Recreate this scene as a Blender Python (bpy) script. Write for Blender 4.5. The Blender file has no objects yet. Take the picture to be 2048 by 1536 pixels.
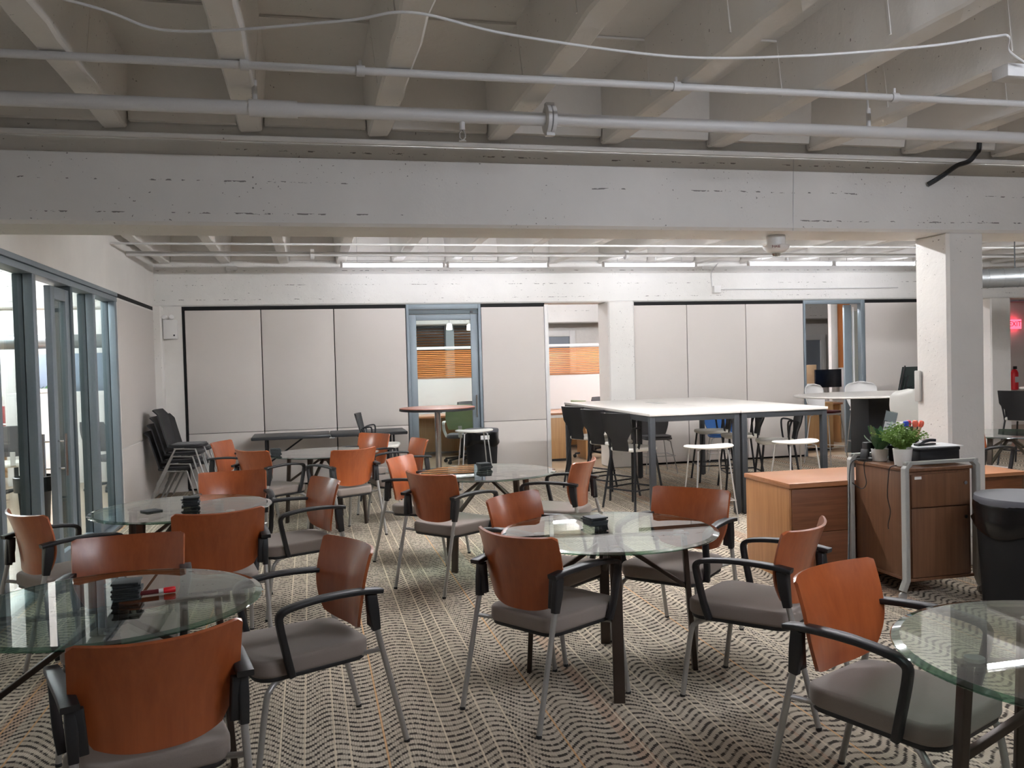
import bpy, bmesh, math, random
from mathutils import Vector, Matrix
random.seed(7)
PI = math.pi
scene = bpy.context.scene
C = scene.collection

# ------------------------------------------------------------------ camera
F_PX, YAW, PITCH, ROLL, CAM_H = 1728.8, .22918, -.02542, -.02645, 1.62
cd = bpy.data.cameras.new('camera'); cam = bpy.data.objects.new('camera', cd); C.objects.link(cam)
w = Vector((math.sin(YAW)*math.cos(PITCH), math.cos(YAW)*math.cos(PITCH), math.sin(PITCH)))
r0 = Vector((math.cos(YAW), -math.sin(YAW), 0)); u0 = r0.cross(w)
r = r0*math.cos(ROLL)+u0*math.sin(ROLL); u = -r0*math.sin(ROLL)+u0*math.cos(ROLL)
M = Matrix((r, u, -w)).transposed().to_4x4(); M.translation = (0, 0, CAM_H)
cam.matrix_world = M
cd.sensor_width = 36.0; cd.lens = F_PX/2048*36.0; cd.clip_start = .05; cd.clip_end = 200
scene.camera = cam

# ------------------------------------------------------------------ world, exposure
wd = bpy.data.worlds.new('world'); scene.world = wd; wd.use_nodes = True
wd.node_tree.nodes['Background'].inputs[0].default_value = (.8, .85, 1, 1)
wd.node_tree.nodes['Background'].inputs[1].default_value = .05
vs = scene.view_settings
vs.view_transform = 'Standard'; vs.look = 'None'; vs.gamma = 1.0; vs.use_curve_mapping = False
vs.exposure = 1.5
TUBE = 5.0          # radiance of the ceiling tubes
TUBE_SIDE = 230.0
TUBE_OFFICE = 115.0
TUBE_FRONT = 62.0
TUBE_MID = 92.0

# ------------------------------------------------------------------ mesh helpers
class MB:
    def __init__(s): s.v = []; s.f = []; s.m = []; s.cur = 0
    def add(s, vs_, fs):
        o = len(s.v); s.v += [tuple(p) for p in vs_]
        for f in fs: s.f.append(tuple(i+o for i in f)); s.m.append(s.cur)
        return s
    def box(s, x0, x1, y0, y1, z0, z1):
        v = [(x0,y0,z0),(x1,y0,z0),(x1,y1,z0),(x0,y1,z0),(x0,y0,z1),(x1,y0,z1),(x1,y1,z1),(x0,y1,z1)]
        return s.add(v, [(0,3,2,1),(4,5,6,7),(0,1,5,4),(1,2,6,5),(2,3,7,6),(3,0,4,7)])
    def rings(s, rs, cap0=True, cap1=True, closed=True):
        n = len(rs[0]); vv = [p for r_ in rs for p in r_]; ff = []
        for i in range(len(rs)-1):
            for j in range(n if closed else n-1):
                k = (j+1) % n
                ff.append((i*n+j, i*n+k, (i+1)*n+k, (i+1)*n+j))
        if cap0: ff.append(tuple(reversed(range(n))))
        if cap1: ff.append(tuple((len(rs)-1)*n+j for j in range(n)))
        return s.add(vv, ff)
    def tube(s, path, rad, n=10, caps=True):
        P = [Vector(p) for p in path]; R_ = rad if isinstance(rad, (list, tuple)) else [rad]*len(P)
        rs = []; up = None
        for i, p in enumerate(P):
            t = (P[min(i+1, len(P)-1)]-P[max(i-1, 0)]).normalized()
            if up is None:
                a = Vector((0,0,1)) if abs(t.z) < .9 else Vector((1,0,0)); up = (a-t*a.dot(t)).normalized()
            else: up = (up-t*up.dot(t)).normalized()
            b = t.cross(up)
            rs.append([p+(up*math.cos(2*PI*k/n)+b*math.sin(2*PI*k/n))*R_[i] for k in range(n)])
        return s.rings(rs, caps, caps)
    def bar(s, path, wid, th, side=(1,0,0), ch=.25):
        """rectangular (chamfered) section swept along a path; wid along `side`, th across"""
        P = [Vector(p) for p in path]; sd = Vector(side).normalized(); rs = []
        W = wid if isinstance(wid, (list, tuple)) else [wid]*len(P); T = th if isinstance(th, (list, tuple)) else [th]*len(P)
        for i, p in enumerate(P):
            t = (P[min(i+1, len(P)-1)]-P[max(i-1, 0)]).normalized()
            a = (sd-t*sd.dot(t)).normalized(); b = t.cross(a); h = W[i]/2; k = T[i]/2; c = min(h, k)*ch
            q = [(-h+c,-k),(h-c,-k),(h,-k+c),(h,k-c),(h-c,k),(-h+c,k),(-h,k-c),(-h,-k+c)]
            rs.append([p+a*x+b*y for x, y in q])
        return s.rings(rs)
    def lathe(s, prof, n=32, c=(0,0,0), cap0=True, cap1=True):
        return s.rings([[(c[0]+R_*math.cos(2*PI*k/n), c[1]+R_*math.sin(2*PI*k/n), c[2]+z) for k in range(n)] for R_, z in prof], cap0, cap1)
    def sheet(s, fn, nu, nv, th):
        """a curved panel fn(u,v) (u,v in 0..1) with thickness"""
        e = 1e-3; A = []; B = []
        for j in range(nv+1):
            for i in range(nu+1):
                uu, v_ = i/nu, j/nv; p = Vector(fn(uu, v_))
                du = Vector(fn(min(uu+e,1), v_))-Vector(fn(max(uu-e,0), v_)); dv = Vector(fn(uu, min(v_+e,1)))-Vector(fn(uu, max(v_-e,0)))
                nn = du.cross(dv); nn = nn.normalized() if nn.length > 0 else Vector((0,1,0))
                A.append(p+nn*th/2); B.append(p-nn*th/2)
        N = len(A); W = nu+1; ff = []
        for j in range(nv):
            for i in range(nu):
                a = j*W+i; ff.append((a, a+1, a+W+1, a+W)); ff.append((N+a, N+a+W, N+a+W+1, N+a+1))
        for i in range(nu):
            ff.append((i, N+i, N+i+1, i+1)); a = nv*W+i; ff.append((a, a+1, N+a+1, N+a))
        for j in range(nv):
            a = j*W; ff.append((a, a+W, N+a+W, N+a)); a = j*W+nu; ff.append((a, N+a, N+a+W, a+W))
        return s.add(A+B, ff)
    def cushion(s, outline, z0, z1, rad, dish=0.0, steps=4):
        """rounded slab from a closed xy outline"""
        cx = sum(p[0] for p in outline)/len(outline); cy = sum(p[1] for p in outline)/len(outline)
        def ins(d, z, k=0):
            o = []
            for x, y in outline:
                L = math.hypot(x-cx, y-cy); f = (L-d)/L; o.append((cx+(x-cx)*f, cy+(y-cy)*f, z))
            return o
        rs = [ins(rad, z0)]
        for i in range(1, steps+1):
            a = PI/2*i/steps; rs.append(ins(rad*(1-math.sin(a)), z0+rad*(1-math.cos(a))))
        for i in range(0, steps+1):
            a = PI/2*i/steps; rs.append(ins(rad*(1-math.cos(a)), z1-rad+rad*math.sin(a)))
        for f in (.75, .45, .15):
            rs.append([(cx+(x-cx)*f, cy+(y-cy)*f, z1-dish*(1-f*f)) for x, y in outline])
        return s.rings(rs)
    def build(s, name, mat, parent=None, bev=0, seg=2, smooth=True, ang=35, rot=None):
        me = bpy.data.meshes.new(name); me.from_pydata(s.v, [], s.f)
        for mm in (mat if isinstance(mat, (list, tuple)) else [mat]): me.materials.append(mm)
        me.polygons.foreach_set('material_index', s.m)
        bm = bmesh.new(); bm.from_mesh(me); bmesh.ops.recalc_face_normals(bm, faces=bm.faces)
        if bev:
            ed = [e for e in bm.edges if len(e.link_faces) == 2 and e.calc_face_angle(0) > .5]
            bmesh.ops.bevel(bm, geom=ed, offset=bev, segments=seg, affect='EDGES', profile=.5, clamp_overlap=True)
        bm.to_mesh(me); bm.free()
        if smooth:
            me.polygons.foreach_set('use_smooth', [True]*len(me.polygons)); me.set_sharp_from_angle(angle=math.radians(ang))
        o = bpy.data.objects.new(name, me); C.objects.link(o)
        if parent: o.parent = parent
        if rot: o.rotation_euler = rot
        return o

def bx(*a): return MB().box(*a)
def tag(o, label=None, cat=None, group=None, kind=None):
    if label: o['label'] = label
    if cat: o['category'] = cat
    if group: o['group'] = group
    if kind: o['kind'] = kind
    return o
def thing(name, label, cat, loc=(0,0,0), rz=0.0, group=None):
    o = bpy.data.objects.new(name, None); C.objects.link(o); o.empty_display_size = .1
    o.location = loc; o.rotation_euler = (0, 0, rz)
    return tag(o, label, cat, group)
def struct(name, loc=(0,0,0)):
    o = bpy.data.objects.new(name, None); C.objects.link(o); o.location = loc; o['kind'] = 'structure'; return o
def copy_tree(o, parent=None):
    c = o.copy(); C.objects.link(c); c.parent = parent
    for ch in list(o.children): copy_tree(ch, c)
    return c
def place(proto, state, label, loc, ang, group=None, z=0):
    """first call moves the prototype, later calls copy it; ang = heading of the local +Y axis in degrees"""
    o = proto if not state.get('used') else copy_tree(proto)
    state['used'] = True
    o.location = (loc[0], loc[1], z); o.rotation_euler = (0, 0, math.radians(ang-90)); o['label'] = label
    if group: o['group'] = group
    return o
def rrect(x0, x1, y0, y1, rad, n=5):
    o = []
    for cx, cy, a0 in ((x1-rad, y0+rad, -90), (x1-rad, y1-rad, 0), (x0+rad, y1-rad, 90), (x0+rad, y0+rad, 180)):
        for i in range(n+1):
            a = math.radians(a0+90*i/n); o.append((cx+rad*math.cos(a), cy+rad*math.sin(a)))
    return o
def bez(pts, n=8):
    """smooth poly-line through points (Catmull-Rom)"""
    P = [Vector(p) for p in pts]; out = []
    for i in range(len(P)-1):
        p0, p1, p2, p3 = P[max(i-1,0)], P[i], P[i+1], P[min(i+2, len(P)-1)]
        for k in range(n):
            t = k/n
            out.append(.5*((2*p1)+(p2-p0)*t+(2*p0-5*p1+4*p2-p3)*t*t+(3*p1-p0-3*p2+p3)*t**3))
    out.append(P[-1]); return out

# ------------------------------------------------------------------ materials
def srgb(r_, g, b):
    f = lambda c: (c/255/12.92) if c/255 <= .04045 else ((c/255+.055)/1.055)**2.4
    return (f(r_), f(g), f(b), 1)
class NT:
    def __init__(s, name):
        s.mat = bpy.data.materials.new(name); s.mat.use_nodes = True; s.t = s.mat.node_tree; s.n = s.t.nodes; s.l = s.t.links
        s.b = s.n['Principled BSDF']; s.out = s.n['Material Output']
    def node(s, typ, **kw):
        n = s.n.new(typ)
        for k, v in kw.items(): setattr(n, k, v)
        return n
    def link(s, a, b): s.l.new(a, b)
    def val(s, sock, v):
        if hasattr(v, 'is_output') or isinstance(v, bpy.types.NodeSocket): s.link(v, sock)
        else: sock.default_value = v
    def math(s, op, a, b=None, c=None, clamp=False):
        n = s.node('ShaderNodeMath', operation=op); n.use_clamp = clamp; s.val(n.inputs[0], a)
        if b is not None: s.val(n.inputs[1], b)
        if c is not None: s.val(n.inputs[2], c)
        return n.outputs[0]
    def mix(s, fac, a, b):
        n = s.node('ShaderNodeMix', data_type='RGBA'); s.val(n.inputs[0], fac); s.val(n.inputs[6], a); s.val(n.inputs[7], b); return n.outputs[2]
    def coord(s, kind='Object'): return s.node('ShaderNodeTexCoord').outputs[kind]
    def mapping(s, v, scale=(1,1,1), loc=(0,0,0), rot=(0,0,0)):
        n = s.node('ShaderNodeMapping'); s.link(v, n.inputs[0]); n.inputs[3].default_value = scale; n.inputs[1].default_value = loc; n.inputs[2].default_value = rot; return n.outputs[0]
    def noise(s, v, scale, detail=2, rough=.5, dist=0):
        n = s.node('ShaderNodeTexNoise'); s.link(v, n.inputs['Vector']); n.inputs['Scale'].default_value = scale
        n.inputs['Detail'].default_value = detail; n.inputs['Roughness'].default_value = rough; n.inputs['Distortion'].default_value = dist; return n.outputs[0]
    def ramp(s, f, a, b):
        n = s.node('ShaderNodeMapRange'); s.val(n.inputs[0], f); n.inputs[1].default_value = a; n.inputs[2].default_value = b; return n.outputs[0]
    def bump(s, h, dist=.002, strength=.5):
        n = s.node('ShaderNodeBump'); n.inputs['Strength'].default_value = strength; n.inputs['Distance'].default_value = dist; s.link(h, n.inputs['Height']); s.link(n.outputs[0], s.b.inputs['Normal'])
def plain(name, col, rough=.5, metal=0, spec=.5, grain=0, gscale=200):
    t = NT(name); t.b.inputs['Base Color'].default_value = col; t.b.inputs['Roughness'].default_value = rough; t.b.inputs['Metallic'].default_value = metal; t.b.inputs['Specular IOR Level'].default_value = spec
    f = t.noise(t.coord(), gscale, 3)
    dk = tuple(c*(1-.12-grain) for c in col[:3])+(1,)
    t.link(t.mix(f, col, dk), t.b.inputs['Base Color'])
    if grain: t.bump(f, .001, .4)
    return t.mat
def painted(name, col, chips=.0, lines=False, rough=.55):
    """white painted concrete: soft mottling, small dark chips, board-form lines with broken paint"""
    t = NT(name); co = t.coord()
    m = t.noise(co, 1.3, 4, .6); base = t.mix(t.ramp(m, .3, .7), col, tuple(c*.90 for c in col[:3])+(1,))
    fine = t.noise(co, 60, 3)
    dark = srgb(60, 54, 48)
    cover = None
    if chips:
        n1 = t.noise(co, 55, 2, .5); n2 = t.noise(co, 2.2, 2)
        spots = t.math('MULTIPLY', t.math('GREATER_THAN', n1, .735-chips*.03), t.math('GREATER_THAN', n2, .5)); cover = spots
    if lines:
        sx = t.node('ShaderNodeSeparateXYZ'); t.link(co, sx.inputs[0])
        wob = t.noise(t.mapping(co, (9, 9, 9)), 1, 2)
        zz = t.math('ADD', sx.outputs[2], t.math('MULTIPLY', wob, .012))
        d = t.math('ABSOLUTE', t.math('SUBTRACT', t.math('FRACT', t.math('MULTIPLY', t.math('SUBTRACT', zz, 2.470), 1/.195)), .5))
        ln = t.math('LESS_THAN', d, .022)
        br = t.math('GREATER_THAN', t.noise(t.mapping(co, (14, 14, 40)), 1, 3, .7), .56)
        zone = t.math('GREATER_THAN', t.noise(t.mapping(co, (1.3, 1, 3)), 1, 1), .47)
        lm = t.math('MULTIPLY', t.math('MULTIPLY', ln, br), zone)
        cover = lm if cover is None else t.math('MAXIMUM', cover, lm)
    out = base if cover is None else t.mix(t.math('MULTIPLY', cover, .75), base, dark)
    t.link(out, t.b.inputs['Base Color']); t.b.inputs['Roughness'].default_value = rough
    h = t.math('ADD', t.math('MULTIPLY', t.noise(co, 7, 4, .6), 1.0), t.math('MULTIPLY', fine, .15)); t.bump(h, .012, .45)
    return t.mat
def wood(name, c1, c2, rough=.38, axis=2, scale=1.0, coat=.0):
    t = NT(name); co = t.coord(); sc = [38*scale]*3; sc[axis] = 1.6*scale
    g = t.noise(t.mapping(co, sc), 1, 4, .65, .4); sc2 = [160*scale]*3; sc2[axis] = 4*scale
    g2 = t.noise(t.mapping(co, sc2), 1, 2, .5)
    f = t.math('ADD', t.math('MULTIPLY', t.ramp(g, .3, .7), .7), t.math('MULTIPLY', g2, .3))
    t.link(t.mix(f, c1, c2), t.b.inputs['Base Color']); t.b.inputs['Roughness'].default_value = rough
    t.b.inputs['Coat Weight'].default_value = coat; t.b.inputs['Coat Roughness'].default_value = .22
    return t.mat
def fabric(name, col, scale=500):
    t = NT(name); co = t.coord(); f = t.noise(co, scale, 2, .6); f2 = t.noise(co, 6, 3)
    a = t.mix(f, col, tuple(c*.72 for c in col[:3])+(1,)); t.link(t.mix(t.math('MULTIPLY', f2, .3), a, tuple(c*.8 for c in col[:3])+(1,)), t.b.inputs['Base Color'])
    t.b.inputs['Roughness'].default_value = .9; t.b.inputs['Specular IOR Level'].default_value = .2; t.b.inputs['Sheen Weight'].default_value = .15
    t.bump(f, .001, .3); return t.mat
def clear_glass(name, tint, refl=1.0, rough=.0):
    """thin clear pane: tinted see-through plus Fresnel mirror reflection"""
    t = NT(name); t.n.remove(t.b)
    tr = t.node('ShaderNodeBsdfTransparent'); tr.inputs[0].default_value = tint
    gl = t.node('ShaderNodeBsdfGlossy'); gl.inputs[0].default_value = (1,1,1,1); gl.inputs['Roughness'].default_value = rough
    fr = t.node('ShaderNodeFresnel'); fr.inputs[0].default_value = 1.5
    mx = t.node('ShaderNodeMixShader'); t.link(t.math('MULTIPLY', fr.outputs[0], refl, clamp=True), mx.inputs[0]); t.link(tr.outputs[0], mx.inputs[1]); t.link(gl.outputs[0], mx.inputs[2]); t.link(mx.outputs[0], t.out.inputs[0])
    return t.mat
def emit(name, col, strength):
    t = NT(name); t.n.remove(t.b); e = t.node('ShaderNodeEmission'); e.inputs[0].default_value = col; e.inputs[1].default_value = strength; t.link(e.outputs[0], t.out.inputs[0]); return t.mat
def carpet_mat():
    t = NT('carpet'); co = t.coord(); sx = t.node('ShaderNodeSeparateXYZ'); t.link(co, sx.inputs[0]); X, Y = sx.outputs[0], sx.outputs[1]
    # rib index across the roll keeps the weave stepped into short dashes
    RN = 96
    rib = t.math('MULTIPLY', t.math('FLOOR', t.math('MULTIPLY', X, RN)), 1/RN)
    def sine(x, lam, ph, amp): return t.math('MULTIPLY', t.math('SINE', t.math('ADD', t.math('MULTIPLY', x, 2*PI/lam), ph)), amp)
    cmb = t.node('ShaderNodeCombineXYZ'); t.link(rib, cmb.inputs[0]); t.link(t.math('MULTIPLY', Y, .25), cmb.inputs[1])
    slow = t.noise(cmb.outputs[0], 1.3, 1, .4)
    ph = t.math('MULTIPLY', slow, 7.0)
    tri = t.math('MULTIPLY', t.math('ABSOLUTE', t.math('SUBTRACT', t.math('FRACT', t.math('ADD', t.math('MULTIPLY', rib, 1/.52), .13)), .5)), .13)
    wv = t.math('ADD', t.math('ADD', t.math('MULTIPLY', t.math('SINE', t.math('ADD', t.math('MULTIPLY', rib, 2*PI/.33), ph)), .058), sine(rib, .93, 1.1, .05)), tri)
    v = t.math('ADD', t.math('ADD', Y, wv), t.math('MULTIPLY', slow, .10))
    P_ = 1/.053
    fr = t.math('FRACT', t.math('MULTIPLY', v, P_))
    cb2 = t.node('ShaderNodeCombineXYZ'); t.link(rib, cb2.inputs[0]); t.link(t.math('FLOOR', t.math('MULTIPLY', v, P_)), cb2.inputs[1])
    wn = t.node('ShaderNodeTexWhiteNoise', noise_dimensions='2D'); t.link(cb2.outputs[0], wn.inputs['Vector'])
    thick = t.math('ADD', .27, t.math('MULTIPLY', wn.outputs[0], .18))
    dark = t.math('LESS_THAN', fr, thick)
    darkamt = t.math('MULTIPLY', dark, t.math('ADD', .62, t.math('MULTIPLY', t.math('GREATER_THAN', wn.outputs[0], .45), .34)))
    # lengthwise colour bands and thin bright yarn lines
    band = t.noise(t.mapping(co, (2.6, .0, 0)), 1, 3, .6)
    base = t.mix(t.ramp(band, .35, .65), srgb(208, 196, 178), srgb(182, 170, 152))
    org = t.math('GREATER_THAN', t.noise(t.mapping(co, (4.1, .03, 0), (3.3, 0, 0)), 1, 2, .5), .64)
    base = t.mix(t.math('MULTIPLY', org, .35), base, srgb(204, 150, 116))
    grey = t.noise(t.mapping(co, (260, 10, 0)), 1, 1)
    base = t.mix(t.math('MULTIPLY', grey, .35), base, srgb(124, 112, 98))
    col = t.mix(darkamt, base, srgb(60, 54, 49))
    wn1 = t.node('ShaderNodeTexWhiteNoise', noise_dimensions='1D'); cell = t.math('FLOOR', t.math('MULTIPLY', X, 1/.095)); t.link(cell, wn1.inputs['W'])
    xl = t.math('SUBTRACT', t.math('MULTIPLY', X, 1/.095), cell)
    dl = t.math('ABSOLUTE', t.math('SUBTRACT', xl, t.math('ADD', .12, t.math('MULTIPLY', wn1.outputs[0], .76))))
    ln = t.math('LESS_THAN', dl, .046)
    wn2 = t.node('ShaderNodeTexWhiteNoise', noise_dimensions='1D'); t.link(t.math('ADD', cell, 77.3), wn2.inputs['W'])
    have = t.math('MULTIPLY', ln, t.math('GREATER_THAN', wn2.outputs[0], .22))
    lc = t.mix(t.math('GREATER_THAN', wn2.outputs[0], .82), srgb(216, 202, 178), srgb(214, 168, 120))
    col = t.mix(t.math('MULTIPLY', have, .8), col, lc)
    t.link(col, t.b.inputs['Base Color']); t.b.inputs['Roughness'].default_value = .95; t.b.inputs['Specular IOR Level'].default_value = .1
    rb = t.math('SINE', t.math('MULTIPLY', X, 2*PI*RN)); t.bump(t.math('SUBTRACT', t.math('MULTIPLY', rb, .4), t.math('MULTIPLY', dark, .6)), .003, .5)
    return t.mat
def concrete_floor():
    t = NT('polished_concrete'); co = t.coord(); n1 = t.noise(co, .8, 6, .65, .6); n2 = t.noise(co, 5, 5, .7)
    f = t.math('ADD', t.math('MULTIPLY', n1, .7), t.math('MULTIPLY', n2, .3))
    t.link(t.mix(t.ramp(f, .35, .68), srgb(176, 158, 134), srgb(140, 120, 98)), t.b.inputs['Base Color']); t.b.inputs['Roughness'].default_value = .28; return t.mat

M_ = {}
M_['paint'] = painted('white_painted_concrete', srgb(234, 231, 226), chips=.4)
M_['beam'] = painted('white_painted_beam', srgb(232, 230, 226), chips=.6, lines=True)
M_['wall'] = painted('white_wall_paint', srgb(234, 231, 226), chips=0, rough=.7)
M_['pipe'] = plain('white_pipe_paint', srgb(214, 213, 212), .45)
M_['panel'] = fabric('greige_wall_fabric', srgb(232, 225, 219), 300)
M_['black'] = plain('black_plastic', srgb(30, 31, 34), .45, gscale=60)
M_['blackmetal'] = plain('black_metal', srgb(30, 32, 36), .4, gscale=80)
M_['charcoal'] = plain('charcoal_metal', srgb(56, 59, 63), .4, gscale=80)
M_['matt'] = plain('matt_black', srgb(13, 13, 15), .8, gscale=90)
M_['silver'] = plain('silver_paint', srgb(172, 171, 168), .36, .5, gscale=100)
M_['frame'] = plain('silver_grey_frame', srgb(168, 168, 163), .5, .1, gscale=100)
M_['chrome'] = plain('chrome', srgb(205, 205, 205), .18, 1, gscale=40)
M_['wire'] = plain('satin_wire', srgb(190, 188, 186), .35, .6)
M_['bronze'] = plain('dark_bronze', srgb(70, 60, 53), .38, .45, gscale=90)
M_['alu'] = plain('blue_grey_aluminium', srgb(134, 146, 154), .45, .2, gscale=70)
M_['alu_dark'] = plain('dark_blue_grey_aluminium', srgb(96, 108, 114), .5, .2, gscale=70)
M_['cherry'] = wood('cherry_plywood', srgb(172, 91, 47), srgb(144, 69, 33), .30, 2, .55, .4)
M_['oak'] = wood('oak_veneer', srgb(196, 144, 96), srgb(160, 108, 66), .42, 2, 1)
M_['oak_h'] = wood('oak_veneer_flat', srgb(188, 132, 92), srgb(166, 110, 74), .3, 0, 1, .2)
M_['walnut'] = wood('walnut_veneer', srgb(128, 90, 64), srgb(98, 66, 46), .42, 2, 1)
M_['slatfront'] = wood('brown_ribbed_veneer', srgb(142, 92, 62), srgb(104, 62, 40), .45, 0, 1.2)
M_['lightoak'] = wood('pale_oak', srgb(204, 164, 116), srgb(178, 134, 88), .45, 2, 1)
M_['redwood'] = wood('reddish_laminate', srgb(190, 122, 98), srgb(170, 102, 82), .4, 0, .7)
M_['orangewood'] = wood('orange_wood', srgb(226, 150, 92), srgb(198, 120, 66), .45, 2, 1)
M_['slat'] = wood('blind_slat_wood', srgb(226, 158, 96), srgb(196, 122, 66), .45, 0, 1)
M_['slatdark'] = wood('brown_blind_slat', srgb(150, 104, 70), srgb(112, 74, 46), .5, 0, 1)
M_['seat'] = fabric('taupe_seat_fabric', srgb(148, 137, 130))
M_['whitevinyl'] = plain('white_vinyl', srgb(236, 234, 226), .5)
M_['whiteplastic'] = plain('white_plastic', srgb(236, 235, 233), .35)
M_['greyplastic'] = plain('light_grey_plastic', srgb(192, 191, 186), .4)
M_['whitetop'] = plain('white_laminate', srgb(226, 222, 216), .3)
M_['glass'] = clear_glass('green_table_glass', srgb(228, 240, 234), 1.15)
M_['glassrim'] = clear_glass('green_glass_rim', srgb(120, 168, 150), 1.6, .05)
M_['pane'] = clear_glass('window_glass', srgb(240, 246, 245), .35)
M_['acrylic'] = clear_glass('clear_acrylic', srgb(225, 232, 232), .8)
M_['carpet'] = carpet_mat(); M_['concrete'] = concrete_floor()
M_['tube'] = emit('tube_light_glow', (.88, .90, 1, 1), TUBE)
M_['tube_side'] = emit('side_room_tube_glow', (.93, .95, 1, 1), TUBE_SIDE)
M_['tube_office'] = emit('office_tube_glow', (.97, .96, 1, 1), TUBE_OFFICE)
M_['tube_mid'] = emit('mid_tube_glow', (.95, .96, 1, 1), TUBE_MID)
M_['tube_front'] = emit('dim_tube_glow', (.86, .90, 1, 1), TUBE_FRONT)
M_['pendant'] = emit('pendant_glow', (1, .95, .85, 1), 3.0)
M_['leaf'] = plain('fern_green', srgb(122, 156, 70), .55, grain=.1, gscale=40)
M_['leafdark'] = plain('dark_leaf_green', srgb(70, 112, 70), .5, gscale=30)
M_['pot'] = plain('white_ceramic', srgb(232, 230, 226), .45)
M_['maroon'] = fabric('maroon_fabric', srgb(112, 44, 46)); M_['red'] = fabric('red_fabric', srgb(196, 44, 50))
M_['greyfab'] = fabric('grey_fabric', srgb(96, 94, 96)); M_['greenmesh'] = fabric('green_mesh_fabric', srgb(150, 172, 132), 120)
M_['mesh'] = fabric('dark_green_mesh', srgb(52, 62, 60), 150); M_['bluefab'] = fabric('blue_fabric', srgb(58, 100, 160))
M_['bluegrey'] = plain('blue_grey_panel', srgb(128, 142, 160), .6)
M_['greypanel'] = plain('slate_grey_door', srgb(140, 148, 158), .55)
M_['redplastic'] = plain('red_plastic', srgb(226, 32, 44), .35); M_['orangeplastic'] = plain('coral_plastic', srgb(240, 110, 84), .4)
M_['blueplastic'] = plain('blue_plastic', srgb(40, 70, 190), .4); M_['pinkplastic'] = plain('pink_plastic', srgb(206, 60, 100), .4)
M_['paper'] = plain('white_paper', srgb(240, 240, 240), .7); M_['ink'] = plain('dark_red_ink', srgb(120, 30, 30), .6); M_['inkgrey'] = plain('grey_ink', srgb(150, 160, 160), .7)
M_['screen'] = plain('black_screen', srgb(14, 20, 32), .25); M_['galv'] = plain('galvanised_steel', srgb(150, 154, 156), .38, .7, gscale=25)
M_['bag'] = plain('black_bin_bag', srgb(9, 10, 12), .25, gscale=50); M_['binlid'] = plain('grey_bin_lid', srgb(96, 96, 102), .6)
M_['exit'] = emit('exit_sign_glow', srgb(255, 70, 90), 1.6)
M_['mullion'] = plain('window_mullion', srgb(176, 186, 190), .5); M_['slate'] = plain('slate_coaster', srgb(40, 46, 48), .6, grain=.1, gscale=120)
M_['tan'] = plain('tan_board', srgb(190, 160, 126), .7); M_['redpanel'] = fabric('red_screen_fabric', srgb(176, 66, 70)); M_['dry'] = plain('dry_grass', srgb(196, 180, 150), .8)

# ------------------------------------------------------------------ the setting
XW = -1.98                       # left partition wall plane
YB = 12.25                       # back partition plane
Z_SOF, Z_SLAB, Z_BEAM = 3.05, 3.42, 2.49
fl = bx(-12, 20, -5, 22, -.1, 0).build('floor', M_['concrete'], smooth=False); fl['kind'] = 'structure'
MB().box(XW, 10.6, -5, 12.18, .0, .006).build('carpet', M_['carpet'], fl, smooth=False)
ce = bx(-12, 20, -5, 22, Z_SLAB, Z_SLAB+.15).build('ceiling', M_['paint'], smooth=False); ce['kind'] = 'structure'
# concrete beams (parts of the ceiling)
def beam(y0, y1, x0=-12, x1=20, z=Z_BEAM):
    m = MB(); m.rings([[(x, y0, z+.02), (x, y0+.02, z), (x, y1-.02, z), (x, y1, z+.02), (x, y1, Z_SLAB), (x, y0+.02, Z_SLAB), (x, y0+.02, 2.915), (x, y0, 2.905)] for x in (x0, x1)])  # upper face set back, shaping in the dark band of the pipe's shadow
    return m.build('beam', M_['beam'], ce, smooth=False)
beam(5.486, 5.95); beam(12.25, 12.72, z=2.475); beam(-1.3, -.85); beam(19.0, 19.45)
for (y0) in (5.486, ): bx(-12, 20, y0-.012, y0+.03, 3.0, 3.03).build('beam_ledge', M_['paint'], ce, bev=.004)
# tapered pan joists
def joist_mesh(L):
    m = MB(); rs = []; n = 40
    for i in range(n+1):
        y = L*i/n; j = [random.uniform(-.007, .007) if random.random() < .5 else random.uniform(-.002, .002) for _ in range(4)]
        rs.append([(-.068+j[0], y, Z_SOF+.012+j[2]), (-.056+j[0], y, Z_SOF+j[2]), (.056+j[1], y, Z_SOF+j[3]), (.068+j[1], y, Z_SOF+.012+j[3]), (.105, y, Z_SLAB), (-.105, y, Z_SLAB)])
    m.rings(rs); return m
bays = [(-.85, 5.486), (5.95, 12.25), (12.72, 19.0)]
for y0, y1 in bays:
    base = None
    for k in range(-2, 23):
        x = -1.065+.765*k
        if y0 < 0 and (x > 7 or x < -4): continue
        if base is None:
            base = joist_mesh(y1-y0).build('joist', M_['paint'], ce, smooth=False); o = base
        else:
            o = base.copy(); C.objects.link(o)
        o.location = (x, y0, 0)
# sloping pan ends where the coffers meet the beams
pan = None
for ya, sgn in ((5.486, -1), (12.25, -1), (5.95, 1)):
    for k in range(-2, 23):
        x = -1.065+.765*k+.3825
        if pan is None:
            m = MB(); m.rings([[(s_*.3, 0, Z_SOF+.04), (s_*.3, -.05, Z_SOF+.04), (s_*.3, -.13, Z_SLAB), (s_*.3, 0, Z_SLAB)] for s_ in (-1, 1)])
            pan = m.build('pan_end', M_['paint'], ce, smooth=False); o = pan
        else: o = pan.copy(); C.objects.link(o)
        o.location = (x, ya, 0); o.rotation_euler = (0, 0, 0 if sgn < 0 else PI)
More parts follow.
